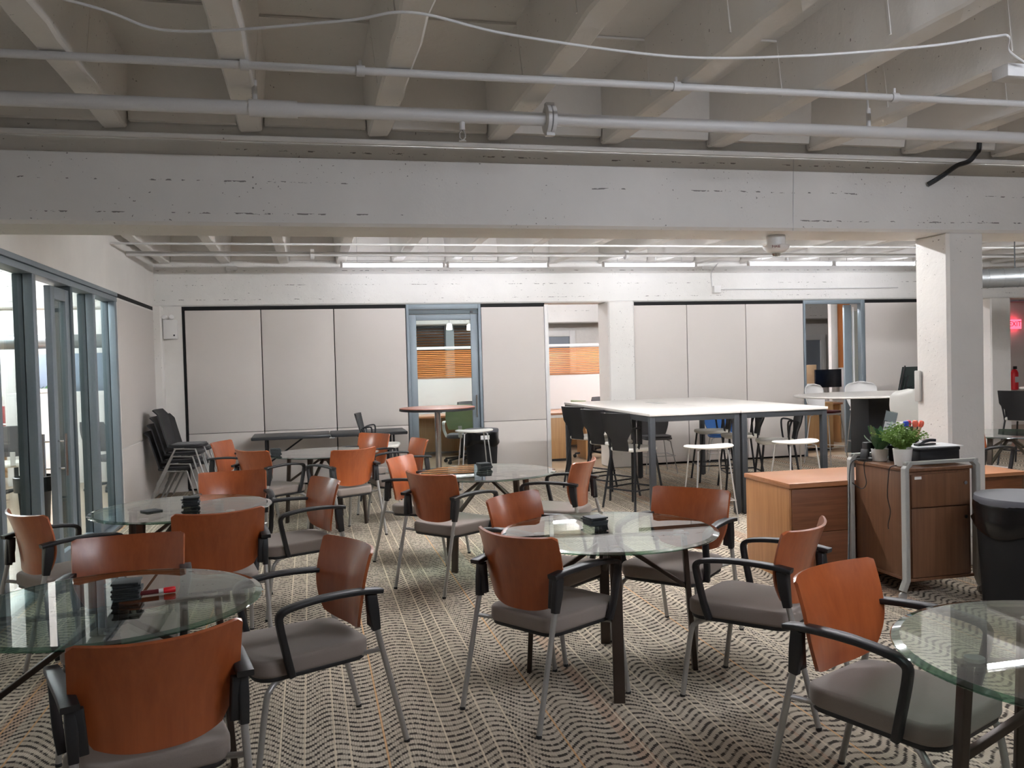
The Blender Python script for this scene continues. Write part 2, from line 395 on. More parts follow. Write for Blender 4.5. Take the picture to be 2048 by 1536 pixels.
# pan seams: thin raised ribs across the coffers of the near bay
rib = None
for k in range(-1, 8):
    for yy in (2.6, 3.55, 4.5):
        x = -1.065+.765*k+.3825
        if rib is None:
            m = MB(); m.rings([[(-.29, y_, 3.418), (-.318, y_, 3.1), (-.306, y_, 3.1), (-.278, y_, 3.406), (.278, y_, 3.406), (.306, y_, 3.1), (.318, y_, 3.1), (.29, y_, 3.418)] for y_ in (0, .014)])
            rib = m.build('pan_seam', M_['paint'], ce, smooth=False); o = rib
        else: o = rib.copy(); C.objects.link(o)
        o.location = (x, yy+.1*(k % 2), 0)

# columns
def column(x0, x1, y0, y1, z1, label):
    o = bx(x0, x1, y0, y1, 0, z1).build('column', M_['paint'], bev=.02, seg=1, smooth=False); tag(o, label, 'column', kind='structure'); return o
column(4.61, 4.93, 5.50, 5.86, 2.5, 'square white painted concrete column under the near beam')
column(4.313, 4.725, 12.12, 12.6, 2.48, 'square white column between the fabric wall panels')
column(11.05, 11.45, 12.2, 12.6, 2.48, 'far white column beside the exit sign')
column(-2.0, -1.875, 12.1, 12.3, 2.48, 'slim white pilaster in the back left corner')

# left wall: solid parts, header, glazed screen
wl = bx(XW-.14, XW, -5, 22, 2.465, Z_SLAB).build('wall_left', M_['wall'], smooth=False); wl['kind'] = 'structure'
bx(XW-.14, XW, -5, 5.0, 0, 2.465).build('wall_segment', M_['wall'], wl, smooth=False)
bx(XW-.14, XW-.002, 9.93, 12.3, 0.0, 2.42).build('wall_segment', M_['wall'], wl, smooth=False)
bx(XW-.14, XW, 12.3, 22, 0.0, 2.465).build('wall_segment', M_['wall'], wl, smooth=False)
bx(XW-.006, XW+.004, 9.95, 12.12, .80, 2.40).build('panel', M_['panel'], wl, bev=.003)
bx(XW-.006, XW+.004, 9.95, 12.12, .03, .79).build('panel', M_['panel'], wl, bev=.003)
bx(XW-.03, XW+.001, 9.93, 12.1, 2.42, 2.466).build('track', M_['matt'], wl, smooth=False)
gs = struct('window_1')
bx(XW-.14, XW+.012, 5.0, 9.93, 2.425, 2.465).build('head_rail', M_['alu'], gs, bev=.003)
bx(XW-.13, XW+.004, 5.0, 9.93, 2.37, 2.419).build('head_rail', M_['alu'], gs, bev=.003)
bx(XW-.14, XW+.01, 5.0, 9.93, 0, .035).build('sill_rail', M_['alu'], gs, bev=.003)
bx(XW-.135, XW-.07, 8.1, 9.9, .035, .11).build('sill_rail', M_['alu'], gs, bev=.003)
def post(y, d=.1):
    bx(XW-.066, XW, y, y+d, .035, 2.37).build('post', M_['alu'], gs, bev=.004)
    bx(XW-.138, XW-.072, y, y+d, .035, 2.37).build('post', M_['alu_dark'], gs, bev=.004)
for y in (6.22, 7.05, 8.88, 9.83): post(y, .09)
bx(XW-.135, XW, 8.1, 8.17, .035, 2.37).build('post', M_['alu_dark'], gs, bev=.004)
for a, b in ((5.05, 6.2), (6.32, 7.03), (8.18, 8.87), (8.98, 9.82)):
    bx(XW-.104, XW-.096, a, b, .1, 2.37).build('pane', M_['pane'], gs, smooth=False)
# sliding glass door in the left screen, standing half open
dl = struct('door_1')
bx(XW-.062, XW-.012, 7.55, 7.66, .04, 2.33).build('stile', M_['alu'], dl, bev=.004)
bx(XW-.062, XW-.012, 7.98, 8.09, .04, 2.33).build('stile', M_['alu'], dl, bev=.004)
bx(XW-.062, XW-.012, 7.66, 7.98, 2.23, 2.33).build('rail', M_['alu'], dl, bev=.004)
bx(XW-.062, XW-.012, 7.66, 7.98, .04, .16).build('rail', M_['alu'], dl, bev=.004)
bx(XW-.041, XW-.033, 7.66, 7.98, .16, 2.23).build('pane', M_['pane'], dl, smooth=False)
for sx in (XW+.045, XW-.12):
    m = MB().tube([(sx, 7.6, .80), (sx, 7.6, 1.14)], .013, 12)
    for z in (.86, 1.08): m.tube([(sx, 7.6, z), (XW-.037, 7.6, z)], .008, 8)
    m.build('pull_handle', M_['chrome'], dl)

# back wall with fabric panels
wb = struct('wall_back')
bx(XW-.14, -1.64, YB, YB+.12, 0, 2.475).build('wall_segment', M_['wall'], wb, smooth=False)
bx(-1.64, 1.343, YB+.05, YB+.11, 0, 2.475).build('backing', M_['matt'], wb, smooth=False)
bx(2.423, 3.39, YB+.05, YB+.11, 0, 2.475).build('backing', M_['matt'], wb, smooth=False)
bx(4.73, 7.604, YB+.05, YB+.11, 0, 2.475).build('backing', M_['matt'], wb, smooth=False)
bx(8.705, 10.25, YB+.05, YB+.11, 0, 2.475).build('backing', M_['matt'], wb, smooth=False)
for a, b in ((-1.61, -.627), (-.627, .346), (.346, 1.343), (2.423, 3.371), (4.735, 5.623), (5.623, 6.609), (6.609, 7.604), (8.705, 9.715), (9.715, 10.25)):
    bx(a+.006, b-.006, YB, YB+.05, .768, 2.42).build('panel', M_['panel'], wb, bev=.004)
    bx(a+.006, b-.006, YB, YB+.05, .03, .761).build('panel', M_['panel'], wb, bev=.004)
bx(-1.64, -1.612, YB-.004, YB+.05, .03, 2.47).build('edge_trim', M_['matt'], wb, smooth=False)
for a, b in ((-1.64, 1.343), (2.423, 3.371), (4.73, 7.604), (8.705, 10.25)):
    bx(a, b, YB+.01, YB+.05, 2.426, 2.472).build('track', M_['matt'], wb, smooth=False)
bx(3.371, 3.43, YB-.005, YB+.15, 0, 2.45).build('jamb', M_['whiteplastic'], wb, bev=.003)
bx(10.25, 10.32, YB, YB+.12, 0, 2.475).build('jamb', M_['whiteplastic'], wb, bev=.003)
# glass door in the back wall
d2 = struct('door_2')
def frame_part(nm, *a, mat='alu'): return bx(*a).build(nm, M_[mat], d2, bev=.004)
frame_part('jamb', 1.346, 1.385, YB-.015, YB+.09, 0, 2.47); frame_part('jamb', 2.382, 2.42, YB-.015, YB+.09, 0, 2.47)
frame_part('head', 1.385, 2.382, YB-.01, YB+.09, 2.40, 2.47); frame_part('head', 1.385, 2.382, YB+.02, YB+.09, 2.33, 2.395, mat='alu_dark')
lf = bx(1.39, 1.49, YB+.03, YB+.075, .01, 2.325).build('stile', M_['alu'], d2, bev=.004)
bx(2.275, 2.378, YB+.03, YB+.075, .01, 2.325).build('stile', M_['alu'], d2, bev=.004)
bx(1.49, 2.275, YB+.03, YB+.075, 2.245, 2.325).build('rail', M_['alu'], d2, bev=.004)
bx(1.49, 2.275, YB+.03, YB+.075, .01, .13).build('rail', M_['alu'], d2, bev=.004)
bx(1.49, 2.275, YB+.048, YB+.056, .13, 2.245).build('pane', M_['pane'], d2, smooth=False)
m = MB().tube([(2.325, YB-.03, .84), (2.325, YB-.03, 1.16)], .012, 12)
for z in (.9, 1.1): m.tube([(2.325, YB-.03, z), (2.325, YB+.04, z)], .007, 8)
m.build('pull_handle', M_['chrome'], d2)
bx(2.27, 2.31, YB+.005, YB+.03, 2.345, 2.375).build('latch', M_['black'], d2)
# second sliding door, pushed open
d3 = struct('door_3')
for a in ((7.606, 7.64, YB-.01, YB+.09, 0, 2.47), (8.63, 8.703, YB-.01, YB+.09, 0, 2.47), (7.64, 8.63, YB-.01, YB+.09, 2.41, 2.47)):
    bx(*a).build('jamb', M_['alu'], d3, bev=.004)
bx(8.42, 8.55, YB+.13, YB+.175, .01, 2.40).build('stile', M_['alu'], d3, bev=.004)
bx(8.55, 9.3, YB+.148, YB+.156, .12, 2.3).build('pane', M_['pane'], d3, smooth=False)
bx(9.3, 9.4, YB+.13, YB+.175, .01, 2.40).build('stile', M_['alu'], d3, bev=.004)
bx(8.555, 8.58, YB+.10, YB+.128, .7, 2.36).build('seal_strip', M_['whiteplastic'], d3, bev=.003)
# outer shell
for nm, a in (('wall_far', (-12, 20, 20.0, 20.2, 0, Z_SLAB)), ('wall_rear', (-12, 20, -5.2, -5, 0, Z_SLAB)), ('wall_right', (16.9, 17.1, -5, 22, 0, Z_SLAB)), ('wall_side_room', (-9, -8.8, -5, 22, 0, Z_SLAB)), ('wall_exit', (10.4, 16.9, 15.5, 15.62, 0, Z_SLAB))):
    o = bx(*a).build(nm, M_['wall'], smooth=False); o['kind'] = 'structure'

# ------------------------------------------------------------------ ceiling tube lights
def tube_light(label, x0, x1, y, z, mat, group='ceiling tube lights', axis='x', hang=True):
    t = thing('tube_light', label, 'light', ((x0+x1)/2, y, z), 0 if axis == 'x' else PI/2, group); L = (x1-x0)/2
    MB().tube([(-L+.02, 0, 0), (L-.02, 0, 0)], .019, 12).build('tube', mat, t)
    MB().bar([(-L, 0, .036), (L, 0, .036)], .026, .02, side=(0, 1, 0)).build('housing', M_['whiteplastic'], t)
    for s_ in (-1, 1):
        bx(s_*L-.016, s_*L+.016, -.024, .024, -.024, .05).build('end_cap', M_['whiteplastic'], t, bev=.005)
        if hang: MB().tube([(s_*L*.7, 0, .05), (s_*L*.7, 0, .47)], .004, 6).build('hanger', M_['wire'], t)
    return t
YL = 11.6
tube_light('leftmost glowing tube light along the back wall', .448, 1.80, YL, 2.945, M_['tube'])
tube_light('second glowing tube light from the left along the back wall', 1.86, 3.257, YL, 2.945, M_['tube'])
tube_light('middle glowing tube light, alone above the white column', 4.076, 5.47, YL, 2.95, M_['tube'])
tube_light('fourth glowing tube light from the left, beside the fire alarm', 6.319, 7.70, YL, 2.965, M_['tube'])
tube_light('rightmost glowing tube light, next to the near white column', 7.74, 9.138, YL, 2.965, M_['tube'])
for i, (a, b) in enumerate(((.6, 1.9), (2.1, 3.4), (3.9, 5.2), (5.5, 6.8), (8.2, 9.5))):
    tube_light('tube light hidden behind the near concrete beam', a, b, 7.1, 2.945, M_['tube_mid'], 'tube lights behind the near beam')
for i, (a, b) in enumerate(((1.2, 2.5), (3.6, 4.9), (5.2, 6.5), (7.0, 8.3))):  # nearer row is unseen, put in to light the partition and desks
    tube_light('unseen tube light in the office behind the back wall', a, b, 13.9 if i != 1 else 15.9, 2.945, M_['tube_office'], 'office tube lights')
for i, (a, b, y) in enumerate(((-4.2, -2.9, 9.0), (-4.4, -3.1, 12.6), (-5.6, -4.3, 14.6), (-6.2, -4.9, 11.0))):  # unseen tubes, their strength raised until the side room turns white
    tube_light('unseen tube light in the side room behind the glass', a, b, y, 2.945, M_['tube_side'], 'side room tube lights')
for i, (a, b) in enumerate(((1.5, 2.8), (3.1, 4.4))):
    tube_light('tube light above the camera, out of the picture', a, b, 1.1, 2.945, M_['tube_front'], 'front tube lights')
for i, (a, b, y) in enumerate(((10.6, 11.9, 8.5), (12.4, 13.7, 13.6))):
    tube_light('tube light in the far right corner area', a, b, y, 2.945, M_['tube'], 'far right tube lights')

# ------------------------------------------------------------------ armchairs
T0 = .32     # chair-local y=0 lies this far in front of the rear feet
def make_armchair():
    t = thing('armchair', '', 'chair')
    def back(uu, v):
        s_ = 2*uu-1
        wv = .180+.058*math.sin(min(1, v/.55)*PI/2)+.008*v
        lift = .030*(abs(s_)**3)*(1-v)**3
        cor = -.012*max(0, abs(s_)-.93)/.07*max(0, (v-.95)/.05)
        z = .492+lift+(.346)*v+cor+.010*s_*s_*v
        y = .140+.014*math.sin(v*PI)-.078*v**1.5+.080*s_*s_*(.5+.5*v)
        return (s_*wv, y-T0, z)
    MB().sheet(back, 26, 20, .012).build('backrest', M_['cherry'], t, ang=50)
    # seat cushion
    out = []
    for x, y in rrect(-.235, .235, .135, .625, .07, 6):
        k = (y-.135)/.49; out.append((x*(.88+.12*k), y-T0+(.02 if k > .9 else 0)*(1-(x/.235)**2)))
    MB().cushion(out, .405, .476, .017, .006).build('seat', M_['seat'], t, ang=60)
    ins = [(x*.965, (y-.06)*.965+.06) for x, y in out]
    MB().cushion(ins, .388, .410, .008).build('seat_pan', M_['black'], t)
    for s_ in (-1, 1):
        leg = MB().tube([(s_*.24, 0-T0, .012), (s_*.238, .135-T0, .56)], .0125, 12).build('leg', M_['silver'], t)
        MB().lathe([(.0115, 0), (.0135, .003), (.0135, .016), (.012, .02)], 12, (s_*.24, -T0, 0)).build('foot_cap', M_['black'], leg)
        fl_ = MB().tube(bez([(s_*.15, .46-T0, .384), (s_*.195, .535-T0, .386), (s_*.222, .580-T0, .365), (s_*.230, .604-T0, .31), (s_*.235, .65-T0, .012)], 6), .0125, 12).build('leg', M_['silver'], t)
        MB().lathe([(.0115, 0), (.0135, .003), (.0135, .016), (.012, .02)], 12, (s_*.235, .65-T0, 0)).build('foot_cap', M_['black'], fl_)
        MB().tube([(s_*.239, .105-T0, .428), (s_*.19, .165-T0, .412), (s_*.15, .22-T0, .392)], .010, 10).build('side_rail', M_['silver'], t)
        # black arm bracket on the rear leg, carrying the back
        MB().bar([(s_*.238, .128-T0, .515), (s_*.240, .142-T0, .60), (s_*.243, .150-T0, .672)], [.028, .034, .03], [.036, .05, .046]).build('arm_bracket', M_['black'], t, bev=.004)
        MB().bar([(s_*.216, .138-T0, .53), (s_*.226, .140-T0, .665)], .04, .03).build('back_bracket', M_['black'], t, bev=.004)
        MB().bar(bez([(s_*.243, .105-T0, .678), (s_*.250, .20-T0, .690), (s_*.262, .36-T0, .695), (s_*.268, .50-T0, .682), (s_*.266, .548-T0, .660), (s_*.262, .548-T0, .610), (s_*.256, .520-T0, .48), (s_*.245, .500-T0, .405)], 5),
                 [.052]*11+[.046]*5+[.040]*4+[.032]*16, [.020]*16+[.022]*4+[.026]*16).build('armrest', M_['black'], t, ang=50)
    return t
chair0 = make_armchair(); st = {}
GC = 'wooden-backed armchairs around the glass tables'
def armchair(label, mx, my, ang):
    a = math.radians(ang); d = T0-.125
    return place(chair0, st, label, (mx+math.cos(a)*d, my+math.sin(a)*d), ang, GC)
armchair('dark brown-backed armchair nearest the camera at bottom left, seen from behind', -.46, 2.72, 108)
armchair('armchair facing left at the right side of the near left glass table', .15, 3.86, -158)
armchair('armchair facing the camera behind the near left glass table', -.86, 4.40, -86)
armchair('armchair seen from behind at the near side of the middle left table', -.51, 4.99, 103)
armchair('armchair facing left at the right of the middle left table', .09, 6.11, -159)
armchair('glossy orange armchair facing the camera behind the middle left table', -.60, 6.89, -85)
armchair('armchair at the far left by the glass screen, turned to the table', -1.60, 5.37, 39)
armchair('armchair seen from behind, left of the far left glass table', -.58, 8.61, 42)
armchair('orange armchair seen from behind in front of the far left table', .39, 8.26, 119)
armchair('armchair facing the camera behind the far left glass table', .71, 10.0, -140)
armchair('farthest left armchair, beside the fabric wall and the far table', -.97, 9.80, -20)
armchair('armchair facing left between the far table and the bistro table', 1.10, 8.99, -168)
armchair('armchair seen from behind left of the middle glass table', .80, 6.13, 38)
armchair('bright orange armchair facing right at the middle glass table', .70, 7.29, -32)
armchair('armchair at the right of the middle glass table, beside the bar stools', 2.06, 6.40, 143)
armchair('armchair seen from behind at the left of the central glass table', .88, 3.82, 33)
armchair('armchair facing the camera at the far left of the central table', 1.12, 4.91, -51)
armchair('armchair facing the camera at the far right of the central table', 2.18, 4.73, -139)
armchair('armchair right of the central table, in front of the low cabinet', 2.19, 3.53, 128)
armchair('orange armchair at the bottom right facing the cut-off glass table', 1.82, 2.78, -66)
armchair('armchair at the bottom right edge of which only a leg shows', 2.98, 2.42, -158)
armchair('armchair behind the near white column, facing right', 6.05, 7.10, 15)

# ------------------------------------------------------------------ round glass tables
def make_table():
    t = thing('glass_table', '', 'table'); R_ = .56
    m = MB(); n = 72
    def ring(r_, z): return [(r_*math.cos(2*PI*k/n), r_*math.sin(2*PI*k/n), z) for k in range(n)]
    m.cur = 0; m.rings([ring(.001, .74), ring(R_-.028, .74)], True, False); m.cur = 1; m.rings([ring(R_-.028, .74), ring(R_-.003, .7345), ring(R_, .7315), ring(R_-.002, .7285)], False, False)
    m.cur = 0; m.rings([ring(R_-.002, .7285), ring(.001, .7285)], False, True)
    m.build('glass_top', [M_['glass'], M_['glassrim']], t, ang=30)
    for k in range(4):
        a = PI/2*k; c, s_ = math.cos(a), math.sin(a); sd = (-s_, c, 0)
        MB().bar([(c*.43, s_*.43, 0), (c*.385, s_*.385, .708)], .054, .026, side=sd).build('leg', M_['bronze'], t, bev=.002)
        MB().bar([(c*.405, s_*.405, .43), (c*.05, s_*.05, .668)], .03, .022, side=sd).build('brace', M_['bronze'], t, bev=.002)
        MB().bar([(c*.41, s_*.41, .712), (c*.03, s_*.03, .712)], .045, .012, side=sd).build('top_arm', M_['bronze'], t, bev=.002)
        MB().lathe([(.028, .718), (.028, .7285)], 16, (c*.36, s_*.36, 0)).build('glass_pad', M_['wire'], t)
    MB().lathe([(.06, .655), (.06, .715)], 24).build('hub', M_['bronze'], t, bev=.003)
    return t
tab0 = make_table(); st2 = {}; GT = 'round glass tables'
TAB = dict(A=(-.77, 3.57, 12, 'near left round glass table with a red marker on it'), B=(-.83, 5.91, 60, 'middle left round glass table beside the glass screen'),
           C=(.12, 9.12, 68, 'far left round glass table in front of the black folding table'), D=(1.37, 6.85, 40, 'middle round glass table in front of the round bistro table'),
           E=(1.48, 4.23, 165, 'central round glass table with a coaster stack'), F=(2.20, 2.03, 165, 'round glass table cut off at the bottom right'),
           G=(7.10, 7.60, 20, 'round glass table half hidden behind the near white column'))
for k, (x, y, a, lb) in TAB.items(): place(tab0, st2, lb, (x, y), a, GT)
# coaster stacks
co0 = None
def coasters(x, y, n, label, a0, spread=.006, z0=.7405, s=.05):
    global co0
    for i in range(n):
        if co0 is None:
            co0 = bx(-s, s, -s, s, 0, .0085).build('coaster', M_['slate'], bev=.002); o = co0
        else: o = co0.copy(); C.objects.link(o)
        k = n-1-i; pos = ('topmost', 'second from the top', 'third from the top', 'fourth from the top', 'fifth from the top', 'sixth from the top', 'seventh from the top', 'lowest')[k if i else (k if n == 1 else 7)]
        lb = label if n == 1 else pos+' dark coaster in the stack on '+label.split(' on ')[-1]
        tag(o, lb, 'coaster', 'coasters on '+label.split(' on ')[-1])
        o.location = (x+random.uniform(-spread, spread), y+random.uniform(-spread, spread), z0+i*.0088); o.rotation_euler = (0, 0, math.radians(a0+random.uniform(-9, 9)))
coasters(1.46, 4.39, 5, 'dark square coaster in the stack on the central glass table', 12, .008)
coasters(1.38, 7.00, 6, 'dark square coaster in the stack on the middle glass table', 5)
coasters(-.78, 5.93, 7, 'dark square coaster in the stack on the middle left table', 8, .008)
coasters(-1.0, 5.80, 1, 'single dark coaster lying apart on the middle left table', 30)
coasters(-.72, 3.60, 8, 'dark square coaster in the stack on the near left table', 4, .004, s=.055)
coasters(-.36, 9.0, 8, 'dark square coaster in the stack on the far left table', 10)
mk = thing('marker_pen', 'red-capped marker pen lying beside the coasters on the near table', 'marker', (-.62, 3.62, .7535), math.radians(12))
MB().tube([(-.06, 0, 0), (.045, 0, 0)], .009, 14).build('barrel', M_['whiteplastic'], mk)
MB().tube([(-.055, 0, 0), (.012, 0, 0)], .0094, 14).build('sleeve', M_['maroon'], mk)
c = MB().lathe([(.0105, 0), (.012, .01), (.012, .04), (.010, .044)], 14).build('cap', M_['redplastic'], mk); c.rotation_euler = (0, PI/2, 0); c.location = (.03, 0, 0)

# ------------------------------------------------------------------ tall white meeting table (two pushed together)
def tall_table(label, x0, x1, y0, y1, z):
    t = thing('tall_table', label, 'table', ((x0+x1)/2, (y0+y1)/2, 0), 0, 'tall white tables'); a, b = (x1-x0)/2-.002, (y1-y0)/2
    bx(-a, a, -b, b, z-.028, z).build('table_top', M_['whitetop'], t, bev=.003)
    for sx in (-1, 1):
        bx(sx*(a-.005)-(.04 if sx > 0 else 0), sx*(a-.005)+(.04 if sx < 0 else 0), -b+.06, b-.06, z-.085, z-.03).build('side_rail', M_['charcoal'], t, bev=.003)
        for sy in (-1, 1):
            cx, cy = sx*(a-.035), sy*(b-.04)
            leg = bx(cx-.03, cx+.03, cy-.03, cy+.03, .015, z-.03).build('leg', M_['charcoal'], t, bev=.008)
            MB().lathe([(.02, 0), (.02, .018)], 14, (cx, cy, 0)).build('foot', M_['black'], leg)
    for sy in (-1, 1): bx(-a+.06, a-.06, sy*(b-.03)-.02, sy*(b-.03)+.02, z-.085, z-.03).build('end_rail', M_['charcoal'], t, bev=.003)
    return t
tt = tall_table('left half of the tall white meeting table with dark legs', 3.26, 4.25, 8.02, 10.98, 1.07)
bx(.30, .46, .3, .62, 1.07, 1.073).build('power_lid', M_['greyplastic'], tt, bev=.001)
tall_table('right half of the tall white meeting table with dark legs', 4.26, 5.25, 8.02, 10.98, 1.07)

# black counter stools with backs
def make_stool(seatmat, backmat, sh=.67):
    t = thing('counter_stool', '', 'stool')
    out = [(x*(1-.08*(y < 0)), y) for x, y in rrect(-.205, .205, -.2, .21, .08, 6)]
    MB().cushion(out, sh-.045, sh, .02, .012).build('seat', seatmat, t, ang=60)
    for sx in (-1, 1):
        MB().tube([(sx*.235, .235, 0), (sx*.165, .165, sh-.05)], .0125, 8).build('leg', M_['blackmetal'], t)
        MB().tube([(sx*.235, -.25, 0), (sx*.17, -.165, sh-.05), (sx*.185, -.19, sh+.12), (sx*.19, -.22, sh+.2)], .0125, 8).build('leg', M_['blackmetal'], t)
        MB().bar(bez([(sx*.17, -.21, sh+.20), (sx*.20, -.15, sh+.215), (sx*.20, -.10, sh+.20), (sx*.185, -.105, sh+.05), (sx*.175, -.12, sh-.03)], 4), .022, .018).build('arm_loop', M_['black'], t)
    a = .218
    MB().tube([(-a, a, .22), (a, a, .22), (a, -a-.005, .22), (-a, -a-.005, .22), (-a, a, .22)], .009, 8).build('foot_ring', M_['blackmetal'], t)
    def bk(uu, v):
        s_ = 2*uu-1; wv = .115+.09*min(1, max(0, (v-.30)/.25)); z = sh-.035+.41*v
        return (s_*wv, -.195-.125*v+.045*s_*s_*v, z)
    MB().sheet(bk, 10, 14, .014).build('backrest', backmat, t, ang=50)
    return t
sto = make_stool(M_['whitevinyl'], M_['black']); st3 = {}; GS = 'black counter stools with white seats'
place(sto, st3, 'black counter stool nearest the camera on the left of the tall table', (3.40, 8.85), 27, GS)
place(sto, st3, 'middle black counter stool on the left of the tall table', (3.43, 9.66), 24, GS)
place(sto, st3, 'farthest black counter stool on the left of the tall table', (3.42, 10.42), 24, GS)
place(sto, st3, 'black counter stool nearest the camera on the right of the tall table', (5.12, 8.85), 160, GS)
place(sto, st3, 'middle black counter stool on the right of the tall table', (5.10, 9.65), 165, GS)
place(sto, st3, 'farthest black counter stool on the right of the tall table', (5.10, 10.40), 168, GS)
place(sto, st3, 'black counter stool standing alone before the folding table', (.83, 10.62), -10, GS)
# backless white stools on wire legs
def make_white_stool():
    t = thing('wire_stool', '', 'stool'); sh = .77
    def sf(uu, v):
        a = 2*PI*uu; r_ = v; x = .25*r_*math.cos(a); y = .185*r_*math.sin(a)
        return (x, y, sh-.02+.022*(x/.225)**2+.02*max(0, -y/.185)**2-.014*r_**6)
    m = MB(); n = 36; rs = []
    for v, dz in ((.02, 0), (.35, 0), (.65, 0), (.85, 0), (.96, -.004), (1, -.014), (.97, -.026), (.8, -.032), (.4, -.034), (.02, -.034)):
        rs.append([(lambda p: (p[0], p[1], p[2]+dz))(sf(k/n, v)) for k in range(n)])
    m.rings(rs).build('seat', M_['whitevinyl'], t, ang=60)
    for sx in (-1, 1):
        for sy in (-1, 1):
            MB().tube([(sx*.12, sy*.1, sh-.045), (sx*.15, sy*.125, sh-.06), (sx*.215, sy*.2, 0)], .008, 8).build('leg', M_['wire'], t)
    MB().tube([(-.198, .18, .23), (.198, .18, .23), (.198, -.18, .23), (-.198, -.18, .23), (-.198, .18, .23)], .006, 8).build('foot_ring', M_['wire'], t)
    return t
ws = make_white_stool(); st4 = {}; GW = 'white backless wire stools'
place(ws, st4, 'white backless wire stool at the left front of the tall table', (3.78, 7.80), 85, GW)
place(ws, st4, 'white backless wire stool at the right front of the tall table', (4.74, 7.82), 95, GW)
place(ws, st4, 'white backless wire stool beside the round bistro table and bin', (2.05, 11.02), 90, GW)
# shell stools
def shell_stool(label, shell, pad, loc, ang, sh=.77):
    t = thing('shell_stool', label, 'stool', (loc[0], loc[1], 0), math.radians(ang-90), 'shell stools on wire legs')
    def bk(uu, v):
        s_ = 2*uu-1; wv = .155+.085*math.sin(min(1, v/.6)*PI/2); wv *= math.sqrt(max(.0, 1-max(0, (v-.72)/.28)**2.6))*.86+.14
        return (s_*wv, -.19-.10*v+.10*s_*s_*(.4+.6*v)+.04*(1-v)**2, sh-.03+.43*v)
    MB().sheet(bk, 14, 16, .012).build('backrest', shell, t, ang=60)
    out = rrect(-.2, .2, -.19, .2, .12, 6)
    MB().cushion(out, sh-.045, sh-.02, .01).build('shell_seat', shell, t); MB().cushion([(x*.95, y*.95) for x, y in out], sh-.02, sh+.012, .012, .01).build('seat_pad', pad, t)
    for sx in (-1, 1):
        for sy in (-1, 1): MB().tube([(sx*.12, sy*.12, sh-.05), (sx*.16, sy*.15, sh-.07), (sx*.23, sy*.22, 0)], .008, 8).build('leg', M_['wire'], t)
    MB().tube([(-.21, .2, .25), (.21, .2, .25), (.21, -.2, .25), (-.21, -.2, .25), (-.21, .2, .25)], .006, 8).build('foot_ring', M_['wire'], t)
    return t
shell_stool('white shell stool with maroon seat left of the oval bar table', M_['whiteplastic'], M_['maroon'], (7.40, 11.38), -65)
shell_stool('white shell stool behind the oval bar table', M_['whiteplastic'], M_['whiteplastic'], (8.32, 11.75), -110)
shell_stool('light grey shell stool in front of the oval bar table, beside the column', M_['greyplastic'], M_['greyplastic'], (7.05, 9.15), 70)
shell_stool('low grey shell chair at the far end of the tall table', M_['greyfab'], M_['greyfab'], (4.75, 11.45), -95, .52)
shell_stool('low blue shell chair at the far right end of the tall table', M_['bluefab'], M_['bluefab'], (5.72, 11.35), -110, .52)

# oval bar table on black slab base
t = thing('oval_bar_table', 'white oval bar table on a black slab base', 'table', (7.5, 10.35, 0))
m = MB(); n = 56; prof = [(1.0, 1.03), (1.0, 1.052), (.994, 1.06)]
el = [(1.12*math.copysign(abs(math.cos(2*PI*k/n))**.9, math.cos(2*PI*k/n)), .78*math.copysign(abs(math.sin(2*PI*k/n))**.9, math.sin(2*PI*k/n))) for k in range(n)]
m.rings([[(x*s_, y*s_, z) for x, y in el] for s_, z in ((.97, 1.03), (1, 1.04), (1, 1.055), (.995, 1.06))]).build('table_top', M_['whitetop'], t)
bx(-.25, .29, -.2, .2, .03, 1.03).build('base', M_['blackmetal'], t, bev=.006); bx(-.45, .45, -.3, .3, 0, .03).build('plinth', M_['blackmetal'], t, bev=.004)

# round bistro table
t = thing('bistro_table', 'tall round bistro table with reddish top on a chrome pole', 'table', (1.56, 10.9, 0))
MB().lathe([(.47, 1.032), (.48, 1.036), (.48, 1.062)], 64).build('edge_band', M_['black'], t); MB().lathe([(.476, 1.062), (.478, 1.070), (.47, 1.072)], 64).build('table_top', M_['redwood'], t)
MB().lathe([(.0385, .03), (.0385, 1.02)], 28).build('pole', M_['chrome'], t); MB().lathe([(.28, 0), (.28, .012), (.06, .03), (.045, .06)], 40).build('base', M_['chrome'], t)
bx(-.2, .2, -.03, .03, 1.01, 1.034).build('top_bracket', M_['blackmetal'], t, bev=.004); bx(-.03, .03, -.2, .2, 1.01, 1.033).build('top_bracket', M_['blackmetal'], t, bev=.004)

# folding table
t = thing('folding_table', 'black folding table along the fabric wall', 'table', (.24, 11.8, 0))
bx(-1.0, -.003, -.33, .33, .70, .742).build('table_top', M_['charcoal'], t, bev=.012); bx(.003, 1.0, -.33, .33, .70, .742).build('table_top', M_['charcoal'], t, bev=.012)
for s_ in (-1, 1):
    for yy in (-.24, .24): MB().tube([(s_*.82, yy, .70), (s_*.82, yy, .0)], .014, 10).build('leg', M_['blackmetal'], t)
    MB().tube([(s_*.82, -.24, .12), (s_*.82, .24, .12)], .01, 8).build('cross_bar', M_['blackmetal'], t); MB().tube([(s_*.82, 0, .36), (s_*.35, 0, .69)], .011, 8).build('brace', M_['blackmetal'], t)
    MB().tube([(s_*.82, -.24, .36), (s_*.82, .24, .36)], .01, 8).build('cross_bar', M_['blackmetal'], t)
MB().tube([(-.02, -.32, .694), (.05, -.32, .694)], .012, 8).build('hinge', M_['silver'], t)

